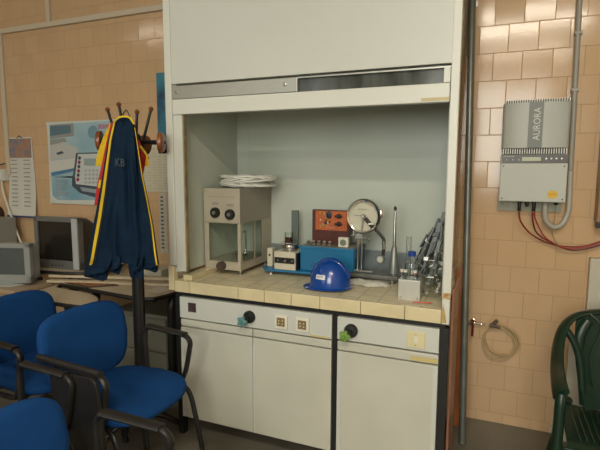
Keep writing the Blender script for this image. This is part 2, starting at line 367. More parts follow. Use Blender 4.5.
for a, b_ in ((-1.602, -1.153), (-1.149, -.718)):
    d = B(); d.bb((a, yf, .114), (b_, yf+.028, .640), .002); d.bb((a, yf+.002, .646), (b_, yf+.028, .685), .004)
    o = obj('door', d, m_white2, cb)
    obj('edge_strip', B().bb((a, yf-.002, .116), (a+.012, yf-.0002, .60)), m_white, o)
st = obj('sticker', B().bb((-1.548, yf-.004, .733), (-1.497, yf-.0022, .785)), mat('black_sticker', (.03, .02, .02), .4, col2=(.12, .08, .07), vscale=25), pn)
valve(-1.165, .752, mat('teal_plastic', (.10, .24, .25), .4), pn)
for x in (-.984, -.868):
    so = obj('socket', B().bb((x-.036, yf-.012, .713), (x+.036, yf-.002, .785), .005), m_sock, pn)
    obj('socket_insert', B().bb((x-.022, yf-.0135, .727), (x+.022, yf-.012, .771)), m_sockin, so)
    for dz in (-.008, .008):
        for dx in (-.01, .01): obj('contact', B().bb((x+dx-.003, yf-.0145, .749+dz-.003), (x+dx+.003, yf-.0135, .749+dz+.003)), m_cream, so)
obj('tape', B().bb((-.83, yf-.0036, .695), (-.725, yf-.0022, .703)), mat('yellow_tape', (.55, .46, .2), .5), pn)
cb2 = thing('base_cabinet', 'narrow white single-door base cabinet with a green knob, right of the wide one', 'cabinet', (-.45, -.5, .0))
obj('body', B().bb((-.688, yf+.03, .12), (-.213, -.25, .812)), m_white2, cb2)
pn = obj('control_panel', B().bb((-.688, yf-.002, .700), (-.214, yf+.028, .812), .002), m_white, cb2)
d = B(); d.bb((-.688, yf, .12), (-.214, yf+.028, .640), .002); d.bb((-.688, yf+.002, .646), (-.214, yf+.028, .690), .004)
o = obj('door', d, m_white2, cb2)
for x in (-.686, -.236): obj('edge_strip', B().bb((x, yf-.003, .122), (x+.020, yf-.0002, .642)), m_white, o)
valve(-.618, .752, mat('lime_green_plastic', (.16, .30, .05), .4), pn)
so = obj('socket', B().bb((-.356, yf-.008, .713), (-.274, yf-.002, .788), .004), m_cream, pn)
obj('socket_slot', B().bb((-.322, yf-.0095, .735), (-.306, yf-.008, .767)), m_sock, so)
for z in (.727, .775): obj('screw', B().lathe([(.003, 0), (.003, .002)], (-.315, yf-.008, z), 8, (0, -1, 0)), m_steel, so)
obj('tape', B().bb((-.335, yf-.0045, .652), (-.215, yf-.0028, .672)), mat('yellow_tape_2', (.56, .47, .2), .5), o)

# plank right of the hood; the reddish sheet stands in for its reflection
solo('plank_reflection_sheet', B().bb((-.1705, -.80, .004), (-.160, -.52, .985), .002), m_plankrefl, 'reddish-brown sheet standing in for the plank reflected in the right side of the fume hood', 'board')
kx0 = -.203; kw = at(462.5, 350, -.13).x-kx0; kz = at(457, 264, -.13).z
pk = B(); pk.prism([(0, 0), (kw, 0), (kw, kz-.03), (kw*.55, kz), (0, kz-.045)], .02, (kx0, -.13, .001), (1, 0, 0), (0, 0, 1), bev=.002)
solo('wooden_plank', pk, m_plank, 'narrow orange-brown plank with a pointed top standing by the wall', 'plank')
p0 = atz(462.0, 444, 0.0); p1 = at(472.5, -5, -.03); d = (p1-p0); p2 = p0+d*1.12
p2.y = -.03
pp = thing('metal_pole', 'tall grey metal pole standing upright beside the fume hood', 'pole', p0)
obj('tube', B().tube([p0+d*.002, p1], .019, 14), mat('galvanised_grey', (.21, .23, .21), .35, metal=.5, var=.2, vscale=10), pp)
obj('wall_bracket', B().bb((p1.x-.03, -.014, p1.z-.06), (p1.x+.03, -.001, p1.z-.03)), m_steel, pp)

# ============================================================ INVERTER
iv = thing('solar_inverter', 'grey wall-mounted solar inverter with a display and dark centre band', 'inverter', (.155, 0, 1.28))
yi = -.14
def ai(px, py): q = at(px, py, yi); return q.x, q.z
xa, za = ai(498.5, 201); xb, zb = ai(569.5, 158); _, zt_ = ai(538, 98.5); _, zm = ai(538, 154); xc, _ = ai(573, 98)
m_inv = mat('inverter_grey', (.47, .50, .46), .4, var=.05); m_inv2 = mat('inverter_light_grey', (.50, .53, .48), .45)
m_invd = mat('inverter_dark_band', (.15, .17, .155), .4)
obj('mounting_plate', B().bb((-.005, -.012, 1.284), (.318, -.001, 1.36), .002), mat('plate_grey', (.42, .44, .36), .5, var=.2, vscale=30), iv)
obj('lower_housing', B().bb((xa, yi, za), (xb-.004, -.012, zm-.002), .006), m_inv2, iv)
n = 24; W_ = xc-xa; prof = []
up_ = B()
outl = [(0, 0.02)]+[(.5*W_-.5*W_*math.cos(PI*i/n), -.128*(math.sin(PI*i/n)**.22)) for i in range(1, n)]+[(W_, .02)]
fn_ = B(); up_.prism([(x, y) for x, y in outl], zt_-zm-.052, (xa, -.03, (zt_+zm)/2+.006), (1, 0, 0), (0, 1, 0))
obj('cover', up_, m_inv, iv)
k = 26
for z0, z1 in ((zt_-.018, zt_-.001), (zm+.001, zm+.030)):
    f1 = B(); f1.bb((xa+.011, -.029, z0), (xa+W_-.011, -.0285, z1))
    for i in range(k+1):
        x = xa+.012+(W_-.024)*i/k; f1.bb((x-.0022, yi+.002, z0), (x+.0022, -.03, z1))
    obj('heatsink', f1, mat('fin_metal', (.78, .78, .70), .4), iv)
obj('heatsink_gap', B().bb((xa+.01, yi+.03, zm+.0), (xa+W_-.01, -.014, zt_-.002)), m_black, iv)
cx_ = (xa+xc)/2
bx0, _ = ai(528.5, 120); bx1, _ = ai(543.0, 120)
obj('centre_band', B().bb((bx0, yi-.022, zm+.033), (bx1, yi-.0175, zt_-.02)), m_invd, iv)
text('lettering', 'AURORA', .047, (bx1-.013, yi-.023, zm+.070), (0, 0, 1), (-1, 0, 0), mat('silver_ink', (.62, .64, .58), .4), iv, sx=.88)
dz0, dz1 = zm-.048, zm-.004
dp = obj('display_panel', B().bb((xa+.006, yi-.004, dz0), (xb-.006, yi-.0005, dz1), .001), mat('display_dark', (.07, .065, .06), .35), iv)
obj('screen', B().bb((xa+.105, yi-.0055, dz0+.012), (xa+.195, yi-.0042, dz1-.012)), mat('lcd_green', (.42, .45, .30), .3), dp)
for i in range(4): obj('button', B().lathe([(.005, 0), (.004, .002)], (xa+.22+i*.024, yi-.0042, dz0+.024), 10, (0, -1, 0)), m_steel, dp)
for i in range(3): obj('indicator', B().lathe([(.003, 0), (.002, .001)], (xa+.03+i*.03, yi-.0042, dz0+.018), 8, (0, -1, 0)), m_steel, dp)
text('lettering', 'POWER-ONE', .009, (xa+.014, yi-.0045, dz1-.011), (1, 0, 0), (0, 0, 1), mat('white_ink', (.7, .7, .7), .4), dp)
for x, z in ((xa+.016, za+.016), (xb-.02, za+.016), (xa+.016, dz0-.016), (xb-.02, dz0-.016)):
    obj('screw', B().lathe([(.004, 0), (.003, .003)], (x, yi, z), 10, (0, -1, 0)), m_black, iv)
q = ai(552.5, 194.5)
stk = obj('sticker', B().lathe([(.022, 0), (.022, .001)], (q[0], yi, q[1]), 24, (0, -1, 0)), mat('yellow_sticker', (.70, .45, .03), .5), iv)
for v in stk.data.vertices: v.co.x = (v.co.x-(q[0]-iv.location.x))*1.15+(q[0]-iv.location.x)
text('lettering', 'AURORA', .009, (q[0]-.0185, yi-.0015, q[1]-.003), (1, 0, 0), (0, 0, 1), mat('red_ink', (.45, .12, .02), .5), stk, ext=.0002)
obj('label_plate', B().bb((.012, -.02, 1.315), (.075, -.0125, 1.345), .003), mat('plate_ivory', (.56, .54, .42), .5, var=.4, vscale=50), iv)
cn = []
for px in (519.5, 527, 534):
    c0 = at(px, 203, -.09); L = .055 if px != 527 else .03
    b_ = B().lathe([(.010, 0), (.011, .02), (.009, .022), (.009, L), (.006, L+.004)][::1], (c0.x, -.09, za+.004), 14, (0, 0, -1))
    obj('connector', b_, m_blackpl, iv); cn.append(Vector((c0.x, -.09, za-L)))
obj('cable_gland', B().lathe([(.011, 0), (.012, .014), (.008, .02)], (at(556, 203, -.09).x, -.09, za+.004), 14, (0, 0, -1)), m_blackpl, iv)
# wires
m_wr = mat('dark_red_wire', (.20, .012, .012), .45)
def wire(label, pts, r, m, nm='electric_wire', cat='wire', grp=None): solo(nm, B().tube(smooth(pts, 6), r, 8), m, label, cat, grp)
def wp(px, py, y=-.03): return at(px, py, y)
wire('dark red wire from the left connector of the inverter', [cn[0]+Vector((0, 0, -.004)), wp(521, 222, -.08), wp(531, 234, -.05), wp(548, 243), wp(565, 246.5), wp(585, 246), wp(602, 241)], .0042, m_wr)
wire('maroon wire from the third connector, lower of the pair', [cn[2]+Vector((-.004, 0, -.004)), wp(533, 222, -.08), wp(537, 233, -.055), wp(550, 242, -.045), wp(570, 250, -.045), wp(586, 249, -.045), wp(602, 244.5, -.045)], .004, mat('maroon_wire', (.13, .01, .015), .45))
wire('bright red wire from the third connector to the right', [cn[2]+Vector((.005, 0, -.004)), wp(535, 218, -.085), wp(538, 225, -.07), wp(546, 238, -.062), wp(565, 248, -.062), wp(585, 246.8, -.062), wp(602, 242, -.06)], .0036, mat('red_wire', (.34, .02, .015), .45))
wire('thin green earth wire hanging below the inverter', [(at(556, 206, -.09).x, -.09, za-.02), wp(554, 222, -.06), wp(552, 232, -.03), wp(556, 242, -.012), wp(562, 246, -.012)], .0016, mat('green_wire', (.16, .18, .05), .5))
# conduit
c0 = at(580, -5, -.03); c1 = at(571.3, 150, -.03)
cdt = thing('cable_conduit', 'grey plastic conduit down the wall looping under the inverter', 'conduit', c1)
m_cond = mat('grey_conduit', (.33, .32, .27), .4)
obj('rigid_pipe', B().tube([c0, at(570.6, 170, -.03)], .0135, 14), m_cond, cdt)
loop = smooth([at(570.6, 171, -.03), at(569.5, 195, -.03), wp(568, 212, -.035), wp(562, 224, -.045), wp(553, 227, -.06), wp(546, 220, -.075), wp(545, 209, -.085), Vector((at(545.5, 204, -.09).x, -.09, za-.002))], 10)
lp = B().tube(loop, [.0135+(.0012 if i % 2 else -.0006) for i in range(len(loop))], 12)
obj('flexible_hose', lp, mat('grey_corrugated', (.42, .40, .34), .4), cdt)
for py in (33, 90):
    cc = at(578.5 if py == 33 else 575, py, -.03)
    obj('clip', B().bb((cc.x-.018, -.045, cc.z-.008), (cc.x+.018, -.001, cc.z+.008), .003), m_cond, cdt)

# tap and hose
tp = at(470, 320, -.0); tx = -.135
tap = thing('gas_tap', 'small brass wall tap with a dark red lever', 'tap', (tx+.03, 0, .60))
b_ = B(); b_.lathe([(.016, 0), (.016, .006), (.008, .01), (.008, .04)], (tx+.03, -.001, .612), 14, (0, -1, 0)); b_.lathe([(.007, -.045), (.009, -.03), (.007, -.02), (.011, -.01), (.011, .012), (.007, .02), (.006, .05), (.008, .052), (.004, .07)], (tx+.03, -.042, .612), 12, (1, 0, 0))
obj('body', b_, m_chrome, tap)
b_ = B(); b_.tube([(tx+.03, -.05, .635), (tx+.03, -.05, .61)], .006, 8); b_.tube([(tx+.03, -.062, .61), (tx+.03, -.066, .54)], .0065, 8); obj('lever', b_, mat('dark_red_lever', (.14, .012, .012), .4), tap)
hp = []
ctr = Vector((.045, -.03, .515))
for i in range(60):
    a = 2.2 - 2*PI*2.35*i/59; r_ = .112-.030*abs(math.sin(i*.075)); hp.append(ctr+Vector((.012*math.sin(i*.15)+r_*math.cos(a)*.98+.002*math.sin(i), -.012*math.sin(i*.21)-.0, r_*math.sin(a)*.95)))
start = Vector((tx+.10, -.042, .612)); hp = smooth([start, start+Vector((.03, 0, .004)), hp[0]+Vector((0, -.004, .01))]+hp[3:], 2)
hs = thing('rubber_hose', 'coiled beige rubber hose hanging from the wall tap', 'hose', (.045, 0, .40))
obj('tube', B().tube(hp, .0052, 8), mat('beige_rubber', (.46, .34, .17), .45), hs)
b_ = B(); b_.box((.012, -.05, .628), (.05, .016, .02), .003, Matrix.Rotation(-.9, 3, 'Y')); b_.tube([(-.015, -.05, .615), (.045, -.05, .607)], .010, 8); obj('clamp', b_, mat('brown_clamp', (.10, .06, .035), .5), hs)

# wall cupboard edge on the right
cup = thing('wall_cupboard', 'brown wooden wall cupboard at the right edge above the red wires', 'cupboard', (.75, 0, 1.23))
obj('body', B().bb((.478, -.10, 1.245), (1.1, -.002, 1.86), .003), mat('brown_cupboard', (.30, .18, .085), .45, var=.15, vscale=6, stretch=(1, 1, 6)), cup)
obj('hinge', B().bb((.475, -.104, 1.215), (.53, -.06, 1.243), .003), m_black, cup)

# ============================================================ POSTERS / CALENDAR
def sheet(name, label, cat, x0, x1, z0, z1, m, y=-.0015, curl=0, group=None, t=.0012):
    root = thing(name, label, cat, ((x0+x1)/2, 0, z0), group)
    b_ = B(); nx, nz = 10, 10
    b_.grid(lambda u, v: (x0+(x1-x0)*u, y-.002-curl*((1-v)**3+.35*max(0, .15-u)/.15+.35*max(0, v-.9)/.1), z0+(z1-z0)*v), nx, nz, thick=t)
    obj('sheet', b_, m, root); return root
def flat(name, outline, m, par, x, z, y):  # printed area
    return obj(name, B().prism(outline, .0008, (x, y, z)), m, par)
blu = mat('poster_pale_blue', (.40, .56, .60), .35, col2=(.27, .44, .52), vscale=3, stretch=(1, 1, 1))
ps = sheet('wall_poster', 'large blue poster of a white keypad device and computer behind the coat stand', 'poster', -3.53, -2.62, 1.215, 1.893, mat('poster_paper', (.60, .64, .60), .3), curl=.012)
pm = lambda n_, c, r=.35: mat(n_, c, r)
R4 = lambda w_, h_: [(0, 0), (w_, 0), (w_, h_), (0, h_)]
def pf(name, pts, m, lay):
    y = -.0165-.0009*lay; P = [at(px, py, y) for px, py in pts]; o = P[0]
    return obj(name, B().prism([(p.x-o.x, p.z-o.z) for p in P][::-1], .0007, (o.x, y, o.z)), m, ps)
g1, g2, g3 = pm('print_grey', (.30, .31, .30)), pm('print_light_grey', (.50, .52, .50)), pm('print_dark', (.06, .08, .10))
pf('background_print', ((50, 125), (129.5, 119.5), (129.5, 180), (51, 177)), blu, 0)
pf('lower_print', ((51, 177), (100, 175), (100, 200), (53, 200)), mat('print_pale', (.50, .62, .66), .35, col2=(.16, .36, .48), vscale=4), 0)
pf('monitor_print', ((49.5, 125), (73.5, 123), (74, 136), (50, 139)), g1, 1)
pf('monitor_screen_print', ((50, 126), (70.5, 125), (71, 133), (50, 136)), pm('print_screen', (.11, .19, .24)), 2)
pf('monitor_foot_print', ((50, 140), (65, 138), (67, 142), (50, 145)), g1, 1)
pf('computer_print', ((50, 146), (63, 142), (78, 148), (78, 158), (50, 160)), g2, 2)
pf('computer_print', ((50, 161), (77, 158), (77, 168), (51, 172)), pm('print_white', (.60, .61, .58)), 2)
pf('computer_slot_print', ((56, 153), (62, 151), (64, 153), (58, 155)), g3, 3)
pf('shadow_print', ((51, 173), (74, 168), (74, 171), (52, 176)), pm('print_blue', (.07, .20, .36)), 3)
pf('device_outline_print', ((76, 153), (101, 152), (101, 199), (80, 193), (72, 186), (72, 178), (74, 170)), pm('print_outline', (.06, .09, .12)), 4)
pf('device_print', ((78, 154), (101, 153.5), (101, 187), (76, 184), (75, 176)), pm('print_device', (.56, .60, .60)), 5)
pf('device_print', ((80, 187), (101, 190), (101, 194), (82, 191)), pm('print_device_base', (.30, .36, .40)), 5)
pf('display_print', ((84, 158.5), (98, 158.5), (98, 166), (84, 165.5)), pm('print_lcd', (.28, .38, .38)), 6)
mk = pm('print_key', (.38, .41, .42)); mr = pm('print_red_key', (.30, .03, .06))
for i in range(6):
    cx_, cy_ = 79.6-.35*i, 158+i*4.3
    pf('key_print', [(cx_+1.5*math.cos(a*PI/5), cy_+1.9*math.sin(a*PI/5)) for a in range(10)], mr if i % 2 else g3, 6)
for i in range(4):
    for j in range(4): pf('key_print', ((84.5+i*3.8, 169.5+j*4), (87+i*3.8, 169.5+j*4), (87+i*3.8, 171.5+j*4), (84.5+i*3.8, 171.5+j*4)), mk, 6)
pf('logo_print', [(93+5.2*math.cos(a*PI/8), 132+6.5*math.sin(a*PI/8)) for a in range(16)], pm('print_logo', (.17, .30, .38)), 1)
pf('corner_print', ((125, 121), (129.5, 121), (129.5, 130), (124, 130.5)), pm('print_cyan', (.10, .42, .60)), 2)
q0, q1 = at(98, 129, -.021), at(122, 127.5, -.021)
text('lettering', 'scanorma', .075, q0, q1-q0, (0, 0, 1), pm('print_red', (.62, .10, .20)), ps, sx=.73)
for i in range(8):
    y_ = 180+i*2.1; pf('text_line_print', ((56, y_), (70-2*(i % 3), y_-.2), (70-2*(i % 3), y_+.5), (56, y_+.7)), g1, 3)

cal = thing('wall_calendar', 'long white calendar with a town picture hanging beside the blue poster', 'calendar', (-3.86, 0, 1.08))
b_ = B(); b_.grid(lambda u, v: (-4.015+.29*u-.03*(1-v)+.06*u*(1-v), -.006-.03*(1-v)**2*(.5+.5*math.cos(v*6)), 1.085+.69*v), 8, 14, thick=.0015); obj('sheet', b_, mat('calendar_paper', (.64, .64, .58), .5), cal)
obj('picture', B().bb((-4.008, -.011, 1.60), (-3.735, -.0085, 1.765)), mat('town_picture', (.12, .2, .30), .3, col2=(.45, .22, .10), vscale=30, stretch=(1, 1, .6)), cal)
ink = pm('calendar_ink', (.25, .25, .27))
gl = B()
for i in range(12):
    z = 1.575-i*.036
    for c_ in (0, 1):
        for k_ in range(6): gl.bb((-3.98+c_*.155+k_*.013, -.0165-.02*(i/12), z), (-3.972+c_*.155+k_*.013, -.0155-.02*(i/12), z+.009))
obj('date_rows', gl, ink, cal)
obj('bottom_bar', B().bb((-4.04, -.047, 1.082), (-3.692, -.036, 1.096)), pm('calendar_blue', (.03, .06, .16)), cal)
obj('hanger', B().tube([(-3.90, -.008, 1.77), (-3.87, -.006, 1.79), (-3.84, -.008, 1.77)], .003, 6), m_black, cal)

sheet('wall_poster', 'dark blue landscape poster partly hidden behind the hood post', 'poster', -2.39, -2.05, 1.625, 2.215, mat('landscape_print', (.025, .04, .10), .3, col2=(.05, .25, .34), vscale=5))
pn_ = sheet('notice_sheet', 'cream printed notice sheet below the coat stand pegs', 'notice', -2.72, -2.29, 1.335, 1.70, mat('notice_paper', (.56, .52, .40), .6))
nl = B()
for i in range(16):
    for j in range(8):
        if random.random() < .75: nl.bb((-2.70+j*.05, -.006, 1.36+i*.02), (-2.665+j*.05, -.0045, 1.363+i*.02))
obj('text_lines', nl, pm('notice_ink', (.36, .32, .24)), pn_)
pn_ = sheet('measuring_strip', 'narrow pale strip with dark marks on the wall beside the hood', 'strip', -2.40, -2.33, .86, 1.33, mat('strip_paper', (.5, .48, .40), .6))
nl = B()
for i in range(14): nl.bb((-2.385, -.006, .90+i*.03), (-2.36, -.0045, .912+i*.03))
obj('marks', nl, pm('strip_ink', (.08, .07, .06)), pn_)
jb = thing('socket_box', 'small white surface socket box at the end of the wall duct', 'socket', (-4.06, 0, 1.38))
obj('box', B().bb((-4.20, -.05, 1.40), (-4.035, -.001, 1.50), .004), m_bar, jb); obj('cover', B().bb((-4.19, -.056, 1.41), (-4.045, -.05, 1.49), .002), m_bar, jb)
obj('dark_cord', B().tube([(-4.20, -.058, 1.52), (-4.09, -.06, 1.535), (-4.03, -.04, 1.55)], .005, 6), m_black, jb)
wire('white cable hanging from the socket box behind the monitors', [(-4.10, -.03, 1.40), at(4, 195, -.04), at(13, 221, -.06), at(22.5, 247, -.10)], .0085, m_sock, 'power_cable', 'cable')
fh = thing('round_plate', 'small round dark brown plate on the wall at the left edge', 'plate', (-4.13, 0, 1.05))
obj('disc', B().lathe([(.09, 0), (.09, .015), (.07, .02)], at(-2, 215, -.001), 20, (0, -1, 0)), mat('dark_brown', (.04, .015, .01), .4), fh)

# ============================================================ COUNTER OBJECTS
ZC = .9
m_box = mat('aged_beige_metal', (.44, .40, .31), .45, var=.08, vscale=5)
m_box2 = mat('grey_beige_metal', (.33, .30, .25), .5, var=.1, vscale=4)
bal = thing('balance_cabinet', 'beige metal analytical balance cabinet with glass windows and three dark knobs', 'balance', (-1.47, -.38, ZC))
X0, X1, Y0, Y1, Z0, Z1 = -1.594, -1.353, -.60, -.20, .927, 1.402
def bar(*boxes):
    q = B()
    for a, b__ in boxes: q.bb(a, b__)
    return q
obj('base', B().bb((X0, Y0, Z0), (X1, Y1, Z0+.045), .003), m_box, bal)
up_b = B(); up_b.bb((X0, Y0, 1.20), (X1, Y1, Z1), .003); uh = obj('upper_housing', up_b, m_box2, bal)
fp = obj('front_panel', B().bb((X0, Y0-.005, 1.205), (X1, Y0-.0005, Z1), .002), m_box, bal)
q = B()
for x in (X0, X1-.018): q.bb((x, Y0, Z0+.045), (x+.018, Y0+.018, 1.20)); q.bb((x, Y1-.018, Z0+.045), (x+.018, Y1, 1.20))
q.bb((X0+.0005, Y0-.001, Z0+.0455), (X0+.03, Y0+.006, 1.2)); q.bb((X0+.001, Y1-.006, Z0+.0455), (X1-.001, Y1+.001, 1.20))
q.bb((X1-.006, Y0+.17, Z0+.045), (X1, Y0+.18, 1.20)); q.bb((X1-.006, Y1-.13, Z0+.0455), (X1+.0005, Y1-.001, 1.1995)); q.bb((X1-.008, Y0+.001, Z0+.0455), (X1+.0006, Y0+.021, 1.1995))
for a_, b__ in (((X0+.002, Y0+.002), (X1-.002, Y0+.01)), ((X0+.002, Y1-.01), (X1-.002, Y1-.002)), ((X0+.003, Y0+.003), (X0+.01, Y1-.003)), ((X1-.01, Y0+.003), (X1-.003, Y1-.003))): q.bb((*a_, Z0+.0455), (*b__, Z0+.050))
obj('frame', q, m_box, bal)
obj('front_glass', B().bb((X0+.03, Y0+.004, Z0+.046), (X1-.018, Y0+.007, 1.199)), m_glass, bal)
obj('side_glass', B().bb((X1-.004, Y0+.02, Z0+.046), (X1-.001, Y1-.13, 1.199)), m_glass, bal)
obj('inner_wall', B().bb((X0+.001, Y0+.02, Z0+.046), (X0+.006, Y1-.02, 1.199)), m_white, bal)
q = B(); q.lathe([(.05, 0), (.052, .006), (.046, .009)], (-1.43, -.47, 1.0), 24); q.lathe([(.006, 0), (.006, .16)], (-1.43, -.40, .975), 10); q.tube([(-1.43, -.40, 1.13), (-1.43, -.47, 1.13), (-1.43, -.47, 1.01)], .003, 6); q.lathe([(.02, 0), (.012, .028)], (-1.43, -.47, .972), 12)
obj('rear_wall', B().bb((X0+.03, Y1-.012, Z0+.046), (X1-.019, Y1-.007, 1.199)), m_white, bal)
obj('weighing_pan', q, m_chrome, bal)
for (x, z) in ((-1.511, 1.262), (-1.413, 1.255)):
    kn = obj('knob', B().lathe([(.030, 0), (.030, .016), (.026, .022), (.012, .023)], (x, Y0-.005, z), 24, (0, -1, 0)), m_blackpl, fp)
    obj('knob_cap', B().lathe([(.012, 0), (.010, .005)], (x, Y0-.028, z), 16, (0, -1, 0)), m_steel, kn)
    obj('scale_plate', B().bb((x-.025, Y0-.0062, z+.045), (x+.02, Y0-.005, z+.06)), m_box2, fp)
obj('trim_line', B().bb((X0+.03, Y0-.0062, 1.352), (X1-.03, Y0-.005, 1.356)), m_box2, fp)
for x, z in ((X0+.015, 1.385), (X1-.015, 1.385), (X0+.015, 1.225), (X1-.015, 1.225)): obj('screw', B().lathe([(.004, 0), (.003, .002)], (x, Y0-.005, z), 8, (0, -1, 0)), m_steel, fp)
obj('knob', B().lathe([(.026, 0), (.026, .03), (.022, .036)], (-1.475, Y0, .952), 24, (0, -1, 0)), mat('dark_knob', (.07, .05, .04), .35), bal)
for x, y in ((X0+.03, Y0+.03), (X1-.02, Y0+.03), (X0+.03, Y1-.03), (X1-.03, Y1-.03)):
    obj('foot', B().lathe([(.014, 0), (.014, .006), (.005, .008), (.005, .015), (.01, .017), (.01, .0275)], (x, y, ZC), 12), m_steel, bal)
# coil of white cable
cc = Vector((-1.465, -.40, Z1+.002)); pts = []
for i in range(300):
    a = i*.36; ph = i*.017
    rr = .125+.022*math.sin(i*.53)+.008*math.sin(i*.171); pts.append(cc+Vector((rr*math.cos(a)*1.2+.045, rr*math.sin(a)*.9, .010+.031*(1+math.sin(i*.297))*.9+.004*math.sin(i*1.3))))
solo('cable_coil', B().tube(pts, .0058, 6), mat('white_cable', (.70, .70, .64), .45), 'flattened coil of white cable lying on top of the balance cabinet', 'cable')

# small balance instrument with a pan and glass
m_ins = mat('instrument_cream', (.60, .56, .44), .4)
blue = mat('bright_blue_paint', (.015, .17, .36), .35, var=.12, vscale=6)
tray = thing('blue_base_plate', 'flat blue metal base plate under the small instrument and blue case', 'base plate', (-1.0, -.40, ZC))
b_ = B(); b_.prism([(-1.295, -.44), (-1.24, -.51), (-.86, -.49), (-.85, -.30), (-1.22, -.30)], .012, (0, 0, ZC+.028), (1, 0, 0), (0, 1, 0), bev=.002); obj('plate', b_, blue, tray)
for x, y in ((-1.215, -.48), (-1.20, -.34), (-.9, -.34)): obj('foot', B().lathe([(.010, 0), (.010, .005), (.004, .007), (.004, .0215)], (x, y, ZC), 12), m_steel, tray)
zi = ZC+.0345
ins = thing('small_balance', 'small cream and black instrument with a knob and metal pan on the blue plate', 'balance', (-1.1, -.42, zi))
ix0, ix1, iy0, iy1 = -1.190, -1.056, -.495, -.345; ih = 1.040
obj('housing', B().bb((ix0, iy0, zi), (ix1, iy1, ih), .004), m_ins, ins)
obj('side_panel', B().bb((ix1+.0002, iy0+.004, zi+.004), (ix1+.006, iy1-.01, ih-.008)), m_black, ins)
fp = obj('front_panel', B().bb((ix0+.004, iy0-.003, zi+.038), (ix1-.006, iy0-.0005, zi+.072)), m_black, ins)
kn = obj('knob', B().lathe([(.012, 0), (.012, .012)], (-1.112, iy0-.003, zi+.055), 16, (0, -1, 0)), m_blackpl, fp)
obj('knob_cap', B().lathe([(.009, 0), (.007, .008)], (-1.114, iy0-.0155, zi+.055), 12, (0, -1, 0)), m_chrome, kn)
for x in (-1.165, -1.075, -1.055): obj('button', B().lathe([(.005, 0), (.004, .004)], (x, iy0-.003, zi+.055), 10, (0, -1, 0)), m_steel, fp)
obj('pan', B().lathe([(.018, 0), (.018, .006), (.048, .010), (.050, .018), (.048, .032), (.053, .034), (.053, .038), (.02, .041)], (-1.120, -.425, ih), 28), m_chrome, ins)
obj('wire_guard', B().tube(arc((-1.120, -.425, ih+.045), .056, 0, 2*PI, 30, (1, 0, 0), (0, 1, 0)), .0015, 6), m_steel, ins)
jar = thing('glass_beaker', 'small glass beaker with dark red liquid on the instrument pan', 'beaker', (-1.128, -.425, ih+.041))
obj('glass', B().lathe([(.023, 0), (.024, .002), (.024, .062), (.026, .064), (.0235, .064), (.0222, .004)], (-1.128, -.425, ih+.0413), 20), m_hglass, jar)
obj('liquid', B().lathe([(.0215, 0), (.0215, .030)], (-1.128, -.425, ih+.0458), 20), mat('dark_red_liquid', (.07, .012, .012), .2), jar)
# grey upright column and cream post
solo('grey_column', B().bb((-1.158, -.318, zi), (-1.115, -.301, 1.265), .001), mat('dark_grey_green', (.13, .16, .145), .45, var=.15, vscale=12), 'tall dark grey flat upright behind the beaker', 'column')
cp = thing('cream_terminal_box', 'small upright cream box with a black hole beside the balance cabinet', 'terminal box', (-1.245, -.42, ZC+.036))
obj('body', B().bb((-1.262, -.440, ZC+.0355), (-1.228, -.40, 1.045), .002), m_ins, cp)
obj('terminal', B().lathe([(.006, 0), (.006, .004)], (-1.246, -.44, 1.005), 12, (0, -1, 0)), m_black, cp)
solo('bottle_stopper', B().lathe([(.008, 0), (.009, .006), (.006, .011)], atz(271, 274.5, ZC), 14), m_sock, 'tiny white stopper lying on the tiles in front of the instrument', 'stopper')

# blue case
bc = thing('blue_case', 'bright blue metal case with a worn grey top behind the helmet', 'case', (-.9, -.38, ZC))
bx0, bx1, by0, by1 = -1.043, -.725, -.455, -.235
b_ = B(); b_.bb((bx0, by0, ZC+.035), (bx1, by1, 1.072), .003); obj('body', b_, blue, bc)
obj('lid_rim', B().bb((bx0-.004, by0-.004, 1.060), (bx1+.004, by1+.004, 1.076), .003), blue, bc)
obj('worn_top', B().bb((bx0+.006, by0+.006, 1.0762), (bx1-.006, by1-.006, 1.0775)), mat('worn_grey_blue', (.10, .16, .20), .6, col2=(.28, .27, .22), vscale=9), bc)
for x in (bx0+.03, bx1-.03):
    for y in (by0+.03, by1-.03):
        if x > -.85 or False: obj('foot', B().lathe([(.012, 0), (.012, .0345)], (x, y, ZC), 12), m_black, bc)
for i in range(6): obj('vent_slot', B().bb((bx1+.0002, by0+.03+i*.03, .96), (bx1+.0012, by0+.042+i*.03, 1.02)), m_black, bc)
obj('side_label', B().bb((bx0+.06, by0-.0015, .955), (bx0+.13, by0-.0002, .985)), mat('darker_blue', (.01, .12, .28), .4), bc)

# orange circuit board unit
zb_ = 1.078
oc = thing('circuit_board_panel', 'orange circuit panel with black knobs standing on the blue case', 'circuit panel', (-.87, -.33, zb_))
org = mat('orange_panel', (.55, .13, .03), .4, col2=(.42, .10, .03), vscale=14)
ox0, ox1, oy = -1.012, -.785, -.345; oz1 = 1.278
obj('frame', B().bb((ox0, oy, zb_), (ox1, oy+.03, oz1), .002), mat('dark_red_frame', (.10, .025, .018), .4, var=.3, vscale=20), oc)
fc = obj('face', B().bb((ox0+.022, oy-.003, 1.160), (ox1-.012, oy-.0003, oz1-.006)), org, oc)
for x, z in ((-.845, 1.245), (-.845, 1.20)):
    kb = B(); kb.lathe([(.014, 0), (.013, .012), (.008, .016)], (x, oy-.003, z), 16, (0, -1, 0)); kb.box((x, oy-.02, z), (.046, .008, .012), .003); obj('knob', kb, m_black, fc)
obj('dial', B().prism(rrect(.030, .042, .013), .010, (-.905, oy-.008, 1.25), bev=.002), mat('dark_blue_dial', (.01, .025, .06), .3), fc)
m_cu = mat('copper_parts', (.5, .3, .06), .4, metal=.4); 
